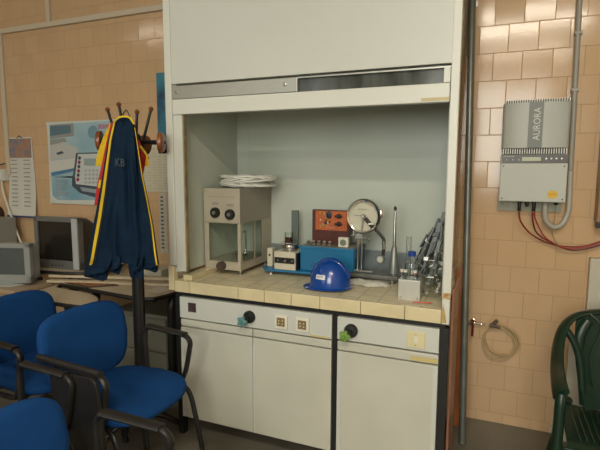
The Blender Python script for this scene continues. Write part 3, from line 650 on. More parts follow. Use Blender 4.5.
for i in range(22):
    x = -.965+random.random()*.07; z = 1.18+random.random()*.085
    s_ = .003+random.random()*.005
    obj('component', B().box((x, oy-.003-s_/2, z), (s_*(1+random.random()), s_, s_*(1+random.random()*1.5)), .001), random.choice([m_cu, m_cu, m_steel, m_black, m_cream]), fc)
obj('coil', B().lathe([(.011, 0), (.011, .01), (.006, .014)], (-.925, oy-.003, 1.205), 14, (0, -1, 0)), mat('coil_brown', (.12, .03, .015), .4), fc)
text('lettering', 'ELECTRONICA', .011, (-.925, oy-.0035, 1.172), (1, 0, 0), (0, 0, 1), mat('pale_ink', (.6, .35, .2), .5), fc, sx=.8)
for i in range(5):
    x = -1.012+i*.033
    t = thing('terminal_knob', ('leftmost', 'second from left', 'middle', 'second from right', 'rightmost')[i]+' of five small grey terminal knobs before the orange panel', 'knob', (x, -.405, zb_), 'terminal knobs on the blue case')
    obj('body', B().box((x, -.405, zb_+.014), (.018, .018, .026), .004), mat('knob_grey_%d' % i, (.30+.03*(i % 2), .28, .24), .3, metal=.3), t)
    obj('cap', B().lathe([(.009, 0), (.006, .006)], (x, -.4145, zb_+.015), 12, (0, -1, 0)), m_chrome, t)
so = thing('socket_block', 'white square socket block at the right end of the blue case top', 'socket', (-.795, -.40, zb_))
obj('block', B().bb((-.822, -.43, zb_+.001), (-.765, -.40, zb_+.056), .003), m_sock, so)
obj('ring', B().lathe([(.018, 0), (.018, .003), (.010, .004)], (-.7935, -.4302, zb_+.028), 20, (0, -1, 0)), mat('green_grey_ring', (.16, .20, .14), .4), so)

# helmet
hm = thing('safety_helmet', 'royal blue safety helmet lying on the tiled worktop', 'helmet', (-.785, -.68, ZC))
m_hel = mat('helmet_blue', (.004, .055, .30), .22, coat=.5)
hc = Vector((-.79, -.655, ZC+.002)); hr = (.104, .115, .150)
hd = Vector((-.55, -.83, 0)).normalized()   # brim points this way
def dome(u, v):
    a = 2*PI*u; t_ = v*PI/2
    x, y, z = math.cos(a)*math.cos(t_)**.85, math.sin(a)*math.cos(t_)**.85, math.sin(t_)
    rad = 1+.05*max(0, 1-abs(y)*6)*math.sin(t_)   # ridge fore and aft
    return hc+Vector((x*.108*rad, y*.098*rad, .008+z*.142*rad))
b_ = B(); b_.grid(dome, 48, 14); obj('shell', b_, m_hel, hm).rotation_euler = (0, 0, 0)
def brim(u, v):
    a = 2*PI*u; c_ = math.cos(a-PI*.98); w_ = .010+.030*max(0, c_)**1.5
    r_ = 1+0*v
    bx_ = Vector((math.cos(a)*(.106+w_*v), math.sin(a)*(.098+w_*v), .016-.014*v*(.5+.5*max(0, c_)))); return hc+bx_
b_ = B(); b_.grid(brim, 48, 4, thick=.004); obj('brim', b_, m_hel, hm)
rg = B(); 
for k_ in (-.3, 0, .3):
    rg.tube([dome(.5, 0)*0+hc+Vector((.111*math.cos(t_), k_*.1*math.cos(t_)*0+k_*.06, .008+.1455*math.sin(t_)*(1-.07*abs(k_)))) for t_ in [PI*.12+PI*.76*i/20 for i in range(21)]], .004, 8)
obj('ridge', rg, m_hel, hm)
# sticker conforming to the dome
def stick(u, v, e=1.008): a = -PI*(.66-.17*u); t_ = .36+.17*v; q = dome((a/(2*PI)) % 1, t_/(PI/2)); return hc+(q-hc)*(e+.012)
st = obj('sticker', B().grid(stick, 8, 4, thick=.001), mat('white_sticker', (.72, .74, .74), .4), hm)
q = stick(.15, .28); q2 = stick(.85, .28); q3 = stick(.15, .9)
text('lettering', 'SAFETY', .015, q+(q-hc)*.016, (q2-q), (q3-q), mat('navy_ink', (.02, .05, .2), .4), st, sx=.7)

# round dial gauge on stand
dg = thing('dial_balance', 'round chrome-rimmed dial balance on a metal stand with a grey base', 'dial balance', (-.62, -.42, ZC))
dc = at(364.2, 216, -.45); ax = Vector((.02, -1, .02)).normalized()
dr = .092
obj('rim', B().lathe([(dr-.012, -.008), (dr, -.012), (dr+.004, .0), (dr+.003, .022), (dr-.004, .030), (dr-.012, .026), (dr-.014, .018), (dr-.012, -.008)], dc, 48, ax, False), m_chrome, dg)
fc = obj('dial_face', B().lathe([(dr-.01, .004), (dr-.01, .008), (dr-.02, .009)], dc, 48, ax), mat('dial_cream', (.56, .54, .42), .4, var=.08, vscale=20), dg)
tk = B()
for i in range(60):
    a = 2*PI*i/60; l_ = .010 if i % 5 == 0 else .005; c_ = dc+ax*.0095; e1 = Vector((math.cos(a), 0, math.sin(a)))
    tk.tube([c_+e1*(dr-.018), c_+e1*(dr-.018-l_)], .0006, 4)
obj('scale_marks', tk, m_black, fc)
text('lettering', 'JOLLY BALANCE', .009, dc+Vector((-.033, -.0115, .034)), (1, 0, 0), (0, 0, 1), mat('dial_ink', (.25, .24, .2), .5), fc, sx=.8)
cpt = dc+ax*.012
obj('pointer', B().tube([cpt+Vector((-.062, 0, .004)), cpt, cpt+Vector((.01, 0, -.001))], [.001, .0022, .002], 6), m_steel, dg)
obj('hub', B().lathe([(.012, -.004), (.012, .018), (.008, .022)], cpt, 16, ax), m_steel, dg)
b_ = B(); b_.prism([(-.002, -.010), (.062, -.010), (.062, .010), (-.002, .010)], .012, cpt+Vector((.012, -.006, -.012)), (.72, 0, -.78), (.78, 0, .72), bev=.002); lv = obj('lever', b_, m_blackpl, dg)
obj('lever_clip', B().box(cpt+Vector((.045, -.016, -.038)), (.030, .008, .010), .002, Matrix.Rotation(-.1, 3, 'Y')), m_sock, lv)
obj('arm', B().tube([cpt+Vector((0, -.004, -.01)), cpt+Vector((-.004, -.008, -.05)), cpt+Vector((-.010, -.004, -.098))], .004, 8), m_steel, dg)
xs = at(357.5, 250, -.45).x
obj('column', B().tube([(xs-.008, -.42, .955), (xs-.006, -.42, 1.165)], .0085, 12), m_chrome, dg)
obj('column', B().tube([(xs+.018, -.43, .955), (xs+.018, -.43, 1.13)], .006, 12), m_chrome, dg)
cl = B(); cl.box((xs, -.425, 1.145), (.040, .02, .026), .003); cl.tube([(xs+.02, -.43, 1.14), (xs+.055, -.435, 1.135)], .005, 8); cl.lathe([(.012, -.004), (.014, .0), (.012, .004)], (xs+.058, -.436, 1.135), 12, (1, 0, .1)); cl.box((xs-.038, -.425, 1.160), (.024, .016, .03), .003); cl.lathe([(.005, 0), (.005, .06)], (xs, -.425, 1.15), 10, (0, 0, 1))
obj('clamp', cl, m_steel, dg)
obj('black_grip', B().box((xs-.042, -.43, 1.175), (.016, .018, .045), .003), m_blackpl, dg)
p_ = [at(374, 228, -.45), at(383, 238, -.45), at(384, 246, -.45), at(382.5, 258, -.45)]
obj('strap', B().tube(smooth(p_, 6), .0085, 8, flat=(1, .5)), m_blackpl, dg)
obj('swivel', B().tube([at(383.5, 241, -.46), at(384, 249, -.46)], .010, 10), m_chrome, dg)
q = at(380.5, 259, -.46)
wt_ = obj('counterweight', B().lathe([(.022, -.014), (.024, -.008), (.024, .010), (.020, .016)], q, 20, (0, -1, 0)), m_steel, dg)
obj('weight_face', B().lathe([(.015, 0), (.014, .003)], q+Vector((0, -.016, 0)), 16, (0, -1, 0)), mat('pale_face', (.5, .5, .45), .3), wt_)
obj('side_bracket', B().box(at(382.5, 213, -.45), (.016, .03, .05), .004), m_chrome, dg)
q0 = atz(350, 273, ZC+.04); q1 = atz(396, 279, ZC+.04)
b_ = B(); b_.bb((-.775, -.48, ZC+.028), (-.475, -.34, ZC+.048), .004); obj('base', b_, mat('dark_grey_base', (.16, .16, .15), .4, var=.35, vscale=18, metal=.4), dg)
for x in (-.745, -.505):
    for y in (-.465, -.355): obj('foot', B().lathe([(.011, 0), (.011, .008), (.005, .010), (.005, .0275)], (x, y, ZC), 12), m_chrome, dg)
obj('base_rail', B().bb((-.73, -.44, ZC+.0485), (-.62, -.40, ZC+.057), .002), m_steel, dg)
cw = B()
def clothf(u, v):
    x = -.735+.21*u; y = -.555+.14*v; n_ = noise.noise(Vector((x*22, y*22, 1.3)))
    return (x+.012*math.sin(v*7), y+.010*math.sin(u*9), ZC+.003+.010*abs(n_)+.012*math.sin(PI*min(1, v))*(1-abs(2*u-1)**3))
cw.grid(clothf, 26, 14, thick=.002); solo('white_cloth', cw, mat('white_rag', (.80, .78, .68), .9, var=.1, vscale=30), 'crumpled white cloth lying under the dial balance base', 'cloth')
# cone stand
cs = thing('tapered_rod_stand', 'tall slim grey metal rod rising from a tapered foot', 'rod stand', (-.515, -.415, ZC+.0485))
cxs = at(394, 250, -.42); cx0 = cxs.x
obj('foot', B().lathe([(.028, 0), (.026, .03), (.014, .145), (.009, .15)], (cx0-.003, -.40, ZC+.0487), 24), mat('grey_casting', (.26, .27, .26), .35, metal=.5), cs)
obj('rod', B().lathe([(.0085, .15), (.0075, .33), (.0045, .334), (.0045, .345)], (cx0-.003, -.40, ZC+.049), 16), m_steel, cs)
obj('tip', B().lathe([(.0045, .346), (.008, .35), (.008, .362), (.004, .368)], (cx0-.003, -.40, ZC+.049), 16), m_blackpl, cs)

# steel box with bottles
sb = thing('steel_box', 'small shiny steel box with two screws carrying the glass bottle', 'box', (-.38, -.70, ZC))
sx0, sx1, sy0, sy1, sh = -.420, -.318, -.745, -.665, .998
obj('body', B().bb((sx0, sy0, ZC+.0005), (sx1, sy1, sh), .002), mat('satin_steel', (.66, .66, .60), .35, metal=.6, var=.1, vscale=18), sb)
for x in (sx0+.012, sx1-.012): obj('screw', B().lathe([(.004, 0), (.003, .002)], (x, sy0, ZC+.014), 10, (0, -1, 0)), m_steel, sb)
obj('top_lip', B().bb((sx0-.001, sy0-.001, sh+.0002), (sx1+.001, sy1+.001, sh+.003)), m_steel, sb)
zt = sh+.0035
bt = thing('reagent_bottle', 'clear glass bottle with a blue screw cap on the steel box', 'bottle', (-.375, -.68, zt))
obj('glass', B().lathe([(.030, 0), (.033, .004), (.033, .055), (.028, .074), (.015, .096), (.014, .104)], (-.368, -.695, zt), 24), m_hglass, bt)
obj('cap', B().lathe([(.018, .1043), (.0185, .126), (.015, .128)], (-.368, -.695, zt), 20), mat('blue_cap', (.012, .05, .28), .4), bt)
for k_, (x, y, lab) in enumerate(((-.408, -.725, 'left small glass vial with a white cap in front of the bottle'), (-.390, -.732, 'middle small glass vial with a white cap in front of the bottle'), (-.345, -.732, 'right small glass vial with a white cap and red mark before the bottle'))):
    v_ = thing('glass_vial', lab, 'vial', (x, y, zt), 'capped vials on the steel box')
    obj('glass', B().lathe([(.008, 0), (.009, .002), (.009, .028), (.007, .031)], (x, y, zt+(.006 if k_ == 1 else 0)*0), 14), m_hglass, v_)
    obj('cap', B().lathe([(.0088, .0315), (.0088, .043), (.0075, .044)], (x, y, zt), 14), m_sock, v_)
    if k_ == 2: obj('band', B().lathe([(.0091, .0275), (.0091, .030)], (x, y, zt), 14), m_red, v_)
xg = at(408.5, 255, -.60).x
solo('glass_cylinder', B().lathe([(.030, 0), (.030, .005), (.013, .012), (.0125, .28), (.0145, .285), (.0125, .285), (.0115, .014)], (xg, -.60, ZC+.0005), 20), glass('thick_glass', (.95, .96, .95), .10), 'tall narrow glass measuring cylinder behind the blue-capped bottle', 'cylinder')
# paper & pen
c_ = atz(402, 301, ZC)
solo('paper_note', B().prism([(-.05, -.03), (.095, -.028), (.075, .045), (-.03, .035)], .0012, (-.375, -.782, ZC+.0008), (1, .05, 0), (-.05, 1, 0)), mat('note_paper', (.60, .54, .40), .7), 'flat beige paper sheet on the tiles in front of the steel box', 'paper')
pe = thing('red_pen', 'thin red pen lying by the worktop edge', 'pen', (-.30, -.75, ZC+.002))
a_, b__ = Vector((-.345, -.778, ZC+.006)), Vector((-.262, -.765, ZC+.006)); dd = (b__-a_).normalized()
obj('barrel', B().tube([a_, b__], .003, 8), mat('red_plastic', (.55, .06, .02), .4), pe); obj('tip', B().tube([b__, b__+dd*.01], [.0028, .0008], 8), m_steel, pe)

# bundle of grey instruments leaning in the right corner, partly bagged
m_gi = mat('grey_plastic', (.12, .145, .13), .35, var=.5, vscale=25); m_gd = mat('grey_dark', (.02, .024, .024), .35)
rods = [(at(430, 268, -.36), at(446.5, 212, -.32), .020, 'thick grey instrument leaning topmost against the hood wall'),
        (at(421, 277, -.45), at(441, 222, -.40), .022, 'grey ribbed instrument leaning beside the bottle'),
        (at(428, 284, -.54), at(443, 240, -.50), .018, 'dark grey slim instrument leaning in front of the others'),
        (at(415, 270, -.34), at(431, 232, -.30), .014, 'light grey slim instrument leftmost of the leaning bundle')]
for r_ in rods:
    for p_ in r_[:2]: p_.x = min(p_.x, -.262)
    if r_[0].z < .925: r_[0].z = .925
rods.append((at(436, 276, -.47), at(446, 226, -.44), .012, 'slim grey instrument closest to the right post of the hood'))
for p_ in rods[-1][:2]: p_.x = min(p_.x, -.262)
rods[-1][0].z = .925
for q_, (a_, b__, w_, lab) in enumerate(rods):
    a_, b__ = Vector(a_), Vector(b__); L = (b__-a_).length; zx = (b__-a_).normalized(); rot = Vector((0, 0, 1)).rotation_difference(zx).to_matrix()
    t = thing('lab_clamp', lab, 'instrument', a_, 'grey instruments leaning in the corner')
    obj('bar', B().box((a_+b__)/2, (w_*1.15, w_*.8, L), .003, rot), m_gi, t)
    obj('rod', B().tube([a_+rot@Vector((w_*.9, 0, .01)), b__+rot@Vector((w_*.9, 0, -.02))], w_*.22, 8), m_steel, t)
    obj('rod', B().tube([a_+rot@Vector((-w_*.9, -w_*.3, .03)), b__+rot@Vector((-w_*.8, 0, -.05))], w_*.3, 8), m_gd, t)
    for k_ in range(4):
        f_ = .16+.2*k_+.03*math.sin(q_*3+k_*2); p = a_+(b__-a_)*f_
        obj('collar', B().box(p, (w_*(2.1+.5*math.sin(k_*5+q_)), w_*1.1, .010+.012*(k_ % 2)), .003, rot @ Matrix.Rotation(.35*math.sin(q_*2+k_*3), 3, 'Y')), (m_gd, m_gi, m_steel, m_gi)[(k_+q_) % 4], t)
    obj('jaw', B().box(a_+(b__-a_)*.74+rot@Vector((-w_*1.2, -w_*.4, 0)), (w_*.7, w_*.8, .08), .003, rot @ Matrix.Rotation(.12, 3, 'Y')), m_gd, t)
    obj('slot', B().box(a_+(b__-a_)*.45+rot@Vector((0, -w_*.42, 0)), (w_*.5, .004, .12), 0, rot), m_gd, t)
bg = B()
def bag(u, v):
    a = 2*PI*u; z = v; c_ = Vector((-.288+.035*v, -.60+.05*v, ZC+.002)); R_ = (.062+.012*math.sin(PI*v))*(1-.35*v**2)
    n_ = noise.noise(Vector((math.cos(a)*2.2, math.sin(a)*2.2, v*5)))+.5*noise.noise(Vector((math.cos(a)*6, math.sin(a)*6, v*13)))
    R_ *= 1+.28*n_
    if v < .02: R_ *= .8
    return c_+Vector((R_*math.cos(a)*.9, R_*math.sin(a), .215*v))
bg.grid(bag, 40, 26); solo('plastic_bag', bg, glass('crumpled_plastic', (.86, .87, .84), .14, .25), 'crumpled clear plastic bag in the right corner of the worktop', 'bag')
bg2 = B()
def bag2(u, v):
    a = 2*PI*u; c_ = Vector((-.262+.042*v, -.38+.02*v, 1.14+.21*v)); R_ = .034*(1-.4*v); n_ = noise.noise(Vector((math.cos(a)*3, math.sin(a)*3+5, v*7)))
    return c_+Vector((R_*(1+.3*n_)*math.cos(a)*.8, R_*(1+.3*n_)*math.sin(a), 0))
bg2.grid(bag2, 30, 16); solo('plastic_bag', bg2, glass('crumpled_plastic_b', (.80, .78, .72), .16, .25), 'clear plastic wrapping around the top of the leaning instruments', 'bag')

# ============================================================ DESKS & MONITORS
zd = .74
def ctube(x, y0, y1, m, par, r=.022):
    pts = smooth([(x, y0+.02, .03), (x, (y0+y1)/2, .03)], 2)
m_edgeb = m_blackpl
dk = thing('right_desk', 'beige desk with black edge and black tube legs beside the fume hood', 'desk', (-2.25, -.4, 0)); dk.name = 'computer_desk'; OFF['computer_desk'] = OFF['right_desk']
ol = [(-2.72, -.03), (-2.76, -.60), (-2.70, -.66), (-1.98, -.735), (-1.90, -.70), (-1.87, -.60), (-1.86, -.03)]
tp_ = obj('desktop', B().prism(ol, .022, (0, 0, zd-.012), (1, 0, 0), (0, 1, 0), bev=.002), m_desk, dk)
so_ = []
pts = [Vector((x, y, zd-.013)) for x, y in ol]
obj('edge_band', B().tube(pts, .0135, 8, closed=True), m_edgeb, tp_)
def cleg(x, y0, y1, par):
    pth = smooth([(x, y0, .06), (x, y0, .50), (x, y0+.01, .64), (x, y0+.06, .695), (x, y1, .705)], 5)
    obj('leg', B().tube(pth, .028, 10, flat=(1, 1)), m_black, par)
    obj('foot', B().bb((x-.03, y0-.12, .0), (x+.03, min(-.04, y1+.25), .06), .01), m_black, par)
for y0 in (-.50, -.26): cleg(-1.93, y0, y0+.20, dk) if y0 == -.50 else obj('leg', B().tube(smooth([(-1.93, y0, .06), (-1.93, y0, .5), (-1.93, y0+.01, .64), (-1.93, y0+.05, .70), (-1.93, -.06, .705)], 5), .026, 10), m_black, dk)
cleg(-2.62, -.45, -.10, dk)
obj('cross_tube', B().tube([(-2.62, -.58, .70), (-1.95, -.62, .70)], .018, 8), m_black, dk)
# pedestal under the desk
pd = thing('drawer_pedestal', 'grey-green drawer pedestal under the computer desk', 'pedestal', (-2.25, -.3, 0))
obj('body', B().bb((-2.50, -.42, .0), (-2.02, -.04, .52), .004), mat('grey_green_metal', (.26, .27, .22), .5), pd)
for z in (.03, .27): obj('drawer', B().bb((-2.49, -.437, z), (-2.03, -.4205, z+.225), .003), mat('grey_green_front', (.28, .29, .24), .5), pd)
# middle curved desk
dk2 = thing('computer_desk', 'curved beige desk with black edge behind the left chair', 'desk', (-2.9, -.6, 0))
ol = [(-2.775, -.62), (-2.775, -.94), (-2.86, -.955), (-2.87, -1.0), (-2.78, -1.0), (-2.60, -.97), (-2.45, -.95), (-2.32, -.95), (-2.22, -.94), (-2.19, -.90), (-2.24, -.80), (-2.40, -.72), (-2.70, -.69), (-2.74, -.66), (-2.76, -.63)]
ol = [(p.x, p.y) for p in smooth([(x, y, 0) for x, y in ol], 3, closed=True)]
tp_ = obj('desktop', B().prism(ol, .022, (0, 0, .706), (1, 0, 0), (0, 1, 0)), m_desk, dk2)
obj('edge_band', B().tube([Vector((x, y, .705)) for x, y in ol], .0128, 8, closed=True), m_edgeb, tp_)
obj('leg', B().tube([(-2.42, -.86, .03), (-2.42, -.86, .695)], .028, 10), m_black, dk2); obj('foot', B().bb((-2.70, -.89, .0), (-2.2, -.83, .04), .01), m_black, dk2)
obj('leg', B().tube([(-2.70, -.75, .0), (-2.70, -.75, .695)], .025, 10), m_black, dk2)
obj('bracket', B().bb((-2.42, -.87, .66), (-2.25, -.84, .692), .005), m_black, dk2)
# left desk
dk3 = thing('computer_desk', 'beige desk carrying the light grey monitor at the left edge', 'desk', (-3.6, -.5, 0))
tp_ = obj('desktop', B().bb((-4.6, -.93, zd-.03), (-2.80, -.64, zd-.002), .004), mat('warm_desktop', (.42, .31, .20), .4, var=.1, vscale=4), dk3)
for x in (-4.5, -3.12): obj('leg', B().tube([(x, -.5, .03), (x, -.5, zd-.031)], .028, 10), m_black, dk3); obj('foot', B().bb((x-.03, -.86, 0), (x+.03, -.1, .035), .01), m_black, dk3)
obj('desktop', B().bb((-4.6, -.64, zd-.03), (-3.16, -.04, zd-.002), .004), m_desk, dk3)
# raised monitor shelf
ms = thing('monitor_shelf', 'small rounded beige shelf with black edge under the dark monitor', 'shelf', (-2.9, -.35, zd))
sh_ = [(p.x, p.y) for p in smooth([(-3.12, -.15, 0), (-3.12, -.50, 0), (-3.06, -.60, 0), (-2.82, -.60, 0), (-2.66, -.55, 0), (-2.62, -.45, 0), (-2.62, -.15, 0)], 3, closed=True)]
zs_ = .800
obj('board', B().prism(sh_, .018, (0, 0, zs_-.010), (1, 0, 0), (0, 1, 0)), m_desk, ms)
obj('edge_band', B().tube([Vector((x, y, zs_-.0105)) for x, y in sh_], .0115, 8, closed=True), m_edgeb, ms)
obj('post', B().tube([(-2.80, -.48, .001), (-2.80, -.48, zs_-.02)], .03, 12), m_black, ms)
obj('post', B().tube([(-3.05, -.25, .001), (-3.05, -.25, zs_-.02)], .03, 12), m_black, ms)

def crt(name, label, loc, rz, w, h, dpt, mfr, mback, mscr, strip=None, base=.03, inset=.03, chin=.06):
    t = thing(name, label, 'monitor', loc, None, rz, local=True)
    if base: obj('base', B().lathe([(w*.33, 0), (w*.33, .008), (w*.2, .018), (w*.14, base+.02)], (0, dpt*.3, 0), 24), mback, t)
    z0, z1 = base, base+h
    f = B()
    f.bb((-w/2, 0, z0), (-w/2+inset, .045, z1), .006); f.bb((w/2-inset*1.3, 0, z0), (w/2, .045, z1), .006); f.bb((-w/2, 0, z1-inset), (w/2, .045, z1), .006); f.bb((-w/2, 0, z0), (w/2, .045, z0+chin), .006)
    bz = obj('bezel', f, mfr, t)
    if strip: obj('silver_strip', B().bb((w/2-.052, -.012, z0+.005), (w/2-.002, 0, z1-.004), .006), strip, bz)
    def scr(u, v): return (-w/2+inset+(w-2.3*inset)*u, .016-.008*math.sin(PI*u)*math.sin(PI*v), z0+chin+(h-inset-chin)*v)
    obj('screen', B().grid(scr, 14, 12, thick=.003), mscr, t)
    bk = B(); secs = [(.046, w*.97, h*.97, 0), (.12, w*.92, h*.93, 0), (dpt*.6, w*.78, h*.78, -.01), (dpt, w*.5, h*.55, -.02)]
    vs = []
    for y, ww, hh, dz in secs:
        for (x, z) in rrect(ww, hh, .03, 4): vs.append((x, y, (z0+z1)/2+z+dz))
    n_ = len(rrect(1, 1, .03, 4)); fs = [(i*n_+j, i*n_+(j+1) % n_, (i+1)*n_+(j+1) % n_, (i+1)*n_+j) for i in range(3) for j in range(n_)]+[tuple(range(n_)), tuple(3*n_+j for j in range(n_))]
    obj('housing', B().add(vs, fs, True), mback, t)
    for i in range(4): obj('button', B().lathe([(.006, 0), (.005, .004)], (-.045+i*.03, 0, z0+chin*.4), 10, (0, -1, 0)), mback, bz)
    return t
m_scr = mat('dark_screen', (.018, .017, .014), .12); m_scr2 = mat('grey_screen', (.085, .10, .10), .15)
m_sil = mat('dark_silver', (.17, .175, .17), .35, metal=.3); m_silver = mat('bright_silver', (.44, .46, .47), .3, metal=.1)
crt('crt_monitor', 'dark grey computer monitor with a silver strip on a raised shelf', (-2.885, -.53, zs_), .05, .41, .37, .34, m_sil, m_black, m_scr, m_silver, base=.0, inset=.035, chin=.06)
crt('crt_monitor', 'light grey computer monitor on the left desk', (-3.0, -.835, zd-.002), .30, .345, .265, .23, mat('light_grey_plastic', (.27, .28, .27), .4), mat('bluish_grey_plastic', (.33, .36, .36), .4), m_scr2, None, base=.015, inset=.032, chin=.055)
bt_ = thing('computer_case', 'grey computer case behind the light grey monitor', 'computer', (-4.1, -.3, zd))
obj('case', B().bb((-4.30, -.36, zd), (-3.88, -.08, 1.085), .01), mat('case_grey', (.25, .27, .25), .45), bt_)
obj('front', B().bb((-4.30, -.37, .96), (-3.93, -.36, .97)), m_black, bt_)
obj('black_tray', B().bb((-4.28, -.42, .935), (-3.95, -.362, .95), .004), m_black, bt_)
# strips and board on the desk
m_strip = mat('pale_wood', (.58, .49, .34), .5, var=.15, vscale=6, stretch=(1, 10, 10))
def bar2(a, b__, w_, h_):
    a, b__ = Vector(a), Vector(b__); dd = b__-a; ang = math.atan2(dd.y, dd.x); rot = Matrix.Rotation(ang, 3, 'Z') @ Matrix.Rotation(-math.atan2(dd.z, Vector((dd.x, dd.y)).length), 3, 'Y')
    return B().box((a+b__)/2, (dd.length, w_, h_), .002, rot)
solo('wooden_strip', bar2((-2.86, -.62, .7705), (-1.92, -.33, .7705), .030, .018), m_strip, 'upper long pale wooden strip lying across the computer desk', 'wooden strip')
solo('wooden_strip', bar2((-2.82, -.665, .7485), (-1.90, -.40, .7485), .045, .016), m_strip, 'lower long pale wooden strip resting on the desktop', 'wooden strip')
pb = thing('orange_picture_board', 'flat orange-brown printed board lying on the computer desk', 'board', (-2.45, -.6, zd))
obj('board', B().prism([(-2.72, -.645), (-2.44, -.685), (-2.30, -.56), (-2.56, -.53)], .006, (0, 0, zd+.0035), (1, 0, 0), (0, 1, 0)), mat('board_dark', (.06, .04, .03), .5), pb)
obj('print', B().prism([(-2.70, -.638), (-2.46, -.675), (-2.34, -.57), (-2.56, -.54)], .0012, (0, 0, zd+.0075), (1, 0, 0), (0, 1, 0)), mat('orange_print', (.40, .16, .04), .5, var=.5, vscale=25), pb)
solo('paper_block', B().box((-2.05, -.20, zd+.055), (.14, .10, .11), .002), mat('beige_block', (.42, .36, .24), .6), 'beige cardboard block on the desk behind the jacket', 'box')
solo('white_box', B().box((-2.27, -.22, zd+.03), (.20, .14, .06), .003), mat('box_white', (.52, .50, .42), .5), 'low whitish box on the desk behind the jacket', 'box')
solo('paper_sheet', B().prism([(-2.06, -.60), (-1.93, -.62), (-1.91, -.5), (-2.02, -.47)], .001, (0, 0, zd+.001), (1, 0, 0), (0, 1, 0)), m_paper, 'pale paper sheet at the right front corner of the desk', 'paper')

# ============================================================ COAT STAND + JACKET
ycs = -.93
stx = at(139, 300, ycs).x
cst = thing('coat_stand', 'black coat stand with wooden disc hooks and ball-tipped pegs', 'coat stand', (stx, ycs, 0))
hb = at(133.5, 142, ycs); hz = hb.z; sx_ = stx
obj('pole', B().tube([(sx_, ycs, .06), (hb.x, ycs, hz+.03)], .030, 16), m_black, cst)
sl = B()
for s in (-1, 1): sl.tube([(sx_+s*.029, ycs-.012, .08), (hb.x+s*.029, ycs-.012, hz)], .006, 6)
obj('pole_rib', sl, mat('dark_bronze', (.03, .025, .02), .35), cst)
obj('hub', B().lathe([(.036, -.05), (.040, -.03), (.040, .03), (.028, .045)], (hb.x, ycs, hz), 20), m_black, cst)
def disc(c, ax_, arm0, r=.062):
    a_ = obj('arm', B().tube([arm0, Vector(c)], .012, 10), m_black, cst)
    d_ = obj('disc', B().lathe([(r*.6, -.014), (r, -.010), (r+.002, 0), (r, .010), (r*.8, .016), (r*.3, .018)], c, 28, ax_), m_wood, a_)
    obj('stud', B().lathe([(.008, .018), (.006, .026)], c, 10, ax_), m_blackpl, d_)
H0 = Vector((hb.x, ycs, hz))
disc(at(161, 142.5, ycs), (1, .45, 0), H0, .050)
disc(at(144.5, 145, ycs+.16), (.25, 1, 0), H0, .054)
disc(at(100, 141, ycs), (-1, -.55, 0), H0, .054)
disc(H0+Vector((-.03, -.10, -.01)), (-.2, -1, 0), H0, .05)
for (px, py, bx_, by_, dy) in ((107.5, 109.5, 119, 146, .03), (118.8, 104.5, 127, 146, -.05), (137, 112, 136, 146, .02), (151, 109, 142, 146, .05)):
    tpp = at(px, py, ycs+dy); bs = at(bx_, by_, ycs+dy*.3)
    pg = obj('peg', B().tube([bs, tpp], .0075, 8), m_blackpl, cst)
    obj('peg_ball', B().lathe([(.003, -.013), (.010, -.009), (.0135, 0), (.010, .009), (.003, .013)], tpp, 14), m_wood, pg)
for i in range(4):
    a = PI/4+PI/2*i; dx, dy = math.cos(a), math.sin(a)
    lg = obj('leg', B().tube(smooth([(sx_, ycs, .12), (sx_+dx*.10, ycs+dy*.10, .10), (sx_+dx*.20, ycs+dy*.20, .03)], 5), .016, 8), m_black, cst)
    obj('foot', B().lathe([(.012, 0), (.020, .008), (.020, .022), (.012, .03)], (sx_+dx*.21, ycs+dy*.21, 0), 14), m_wood, lg)

# jacket: lofted from outlines measured down its length (left px, right px, at py)
YJ = -1.04
def loft(levels, depth, folds, amp, seed, py_pow=.7, n=64, ymid=YJ, topclose=True):
    """levels: (py, pxl, pxr). returns function(u,v) closed ring"""
    def prof(v):
        t = v*(len(levels)-1); i = min(int(t), len(levels)-2); f = t-i
        a, b__ = levels[i], levels[i+1]; return [a[k_]*(1-f)+b__[k_]*f for k_ in range(3)]
    def fn(u, v):
        py, l_, r_ = prof(v); a = 2*PI*u; c_ = at((l_+r_)/2, py, ymid); e_ = at(r_, py, ymid); hw = (e_.x-c_.x)
        z = c_.z
        dep = depth*(.35+.65*min(1, v*2.2)) if topclose else depth
        fold = 1+amp*min(1, v*2)*(math.sin(folds*a+seed+2.2*v)+.5*math.sin((folds*2+1)*a+seed*2-3*v))
        s_, co = math.sin(a), math.cos(a)
        x = c_.x+hw*(abs(co)**.85)*(1 if co > 0 else -1)
        y = ymid+dep*s_*fold+.012*math.sin(9*v+3*co)*min(1, v*2)
        sx = (x-c_.x)/hw; px_ = (l_+r_)/2+(r_-l_)/2*sx
        return Vector((at(px_, py, y).x, y, z))
    return fn
jk = thing('tracksuit_jacket', 'navy tracksuit jacket with yellow sleeve stripes hanging from the coat stand', 'jacket', (at(125, 200, YJ).x, YJ, .8))
body = [(117, 119, 130), (121, 114, 133.5), (130, 111.5, 136), (145, 109.5, 138), (165, 106.5, 140), (190, 103.5, 144), (215, 100, 146), (240, 98, 149), (252, 99, 148), (260, 104, 145)]
fnb = loft(body, .085, 7, .16, .6)
b_ = B(); b_.grid(fnb, 72, 40); top = [len(b_.v)]
def cap_rings(b_, fn, nu, nv):
    n0 = 0
    b_.f.append(tuple(i*(nv+1) for i in range(nu))); b_.sm.append(True)
cap_rings(b_, fnb, 72, 40); obj('body', b_, m_navy, jk)
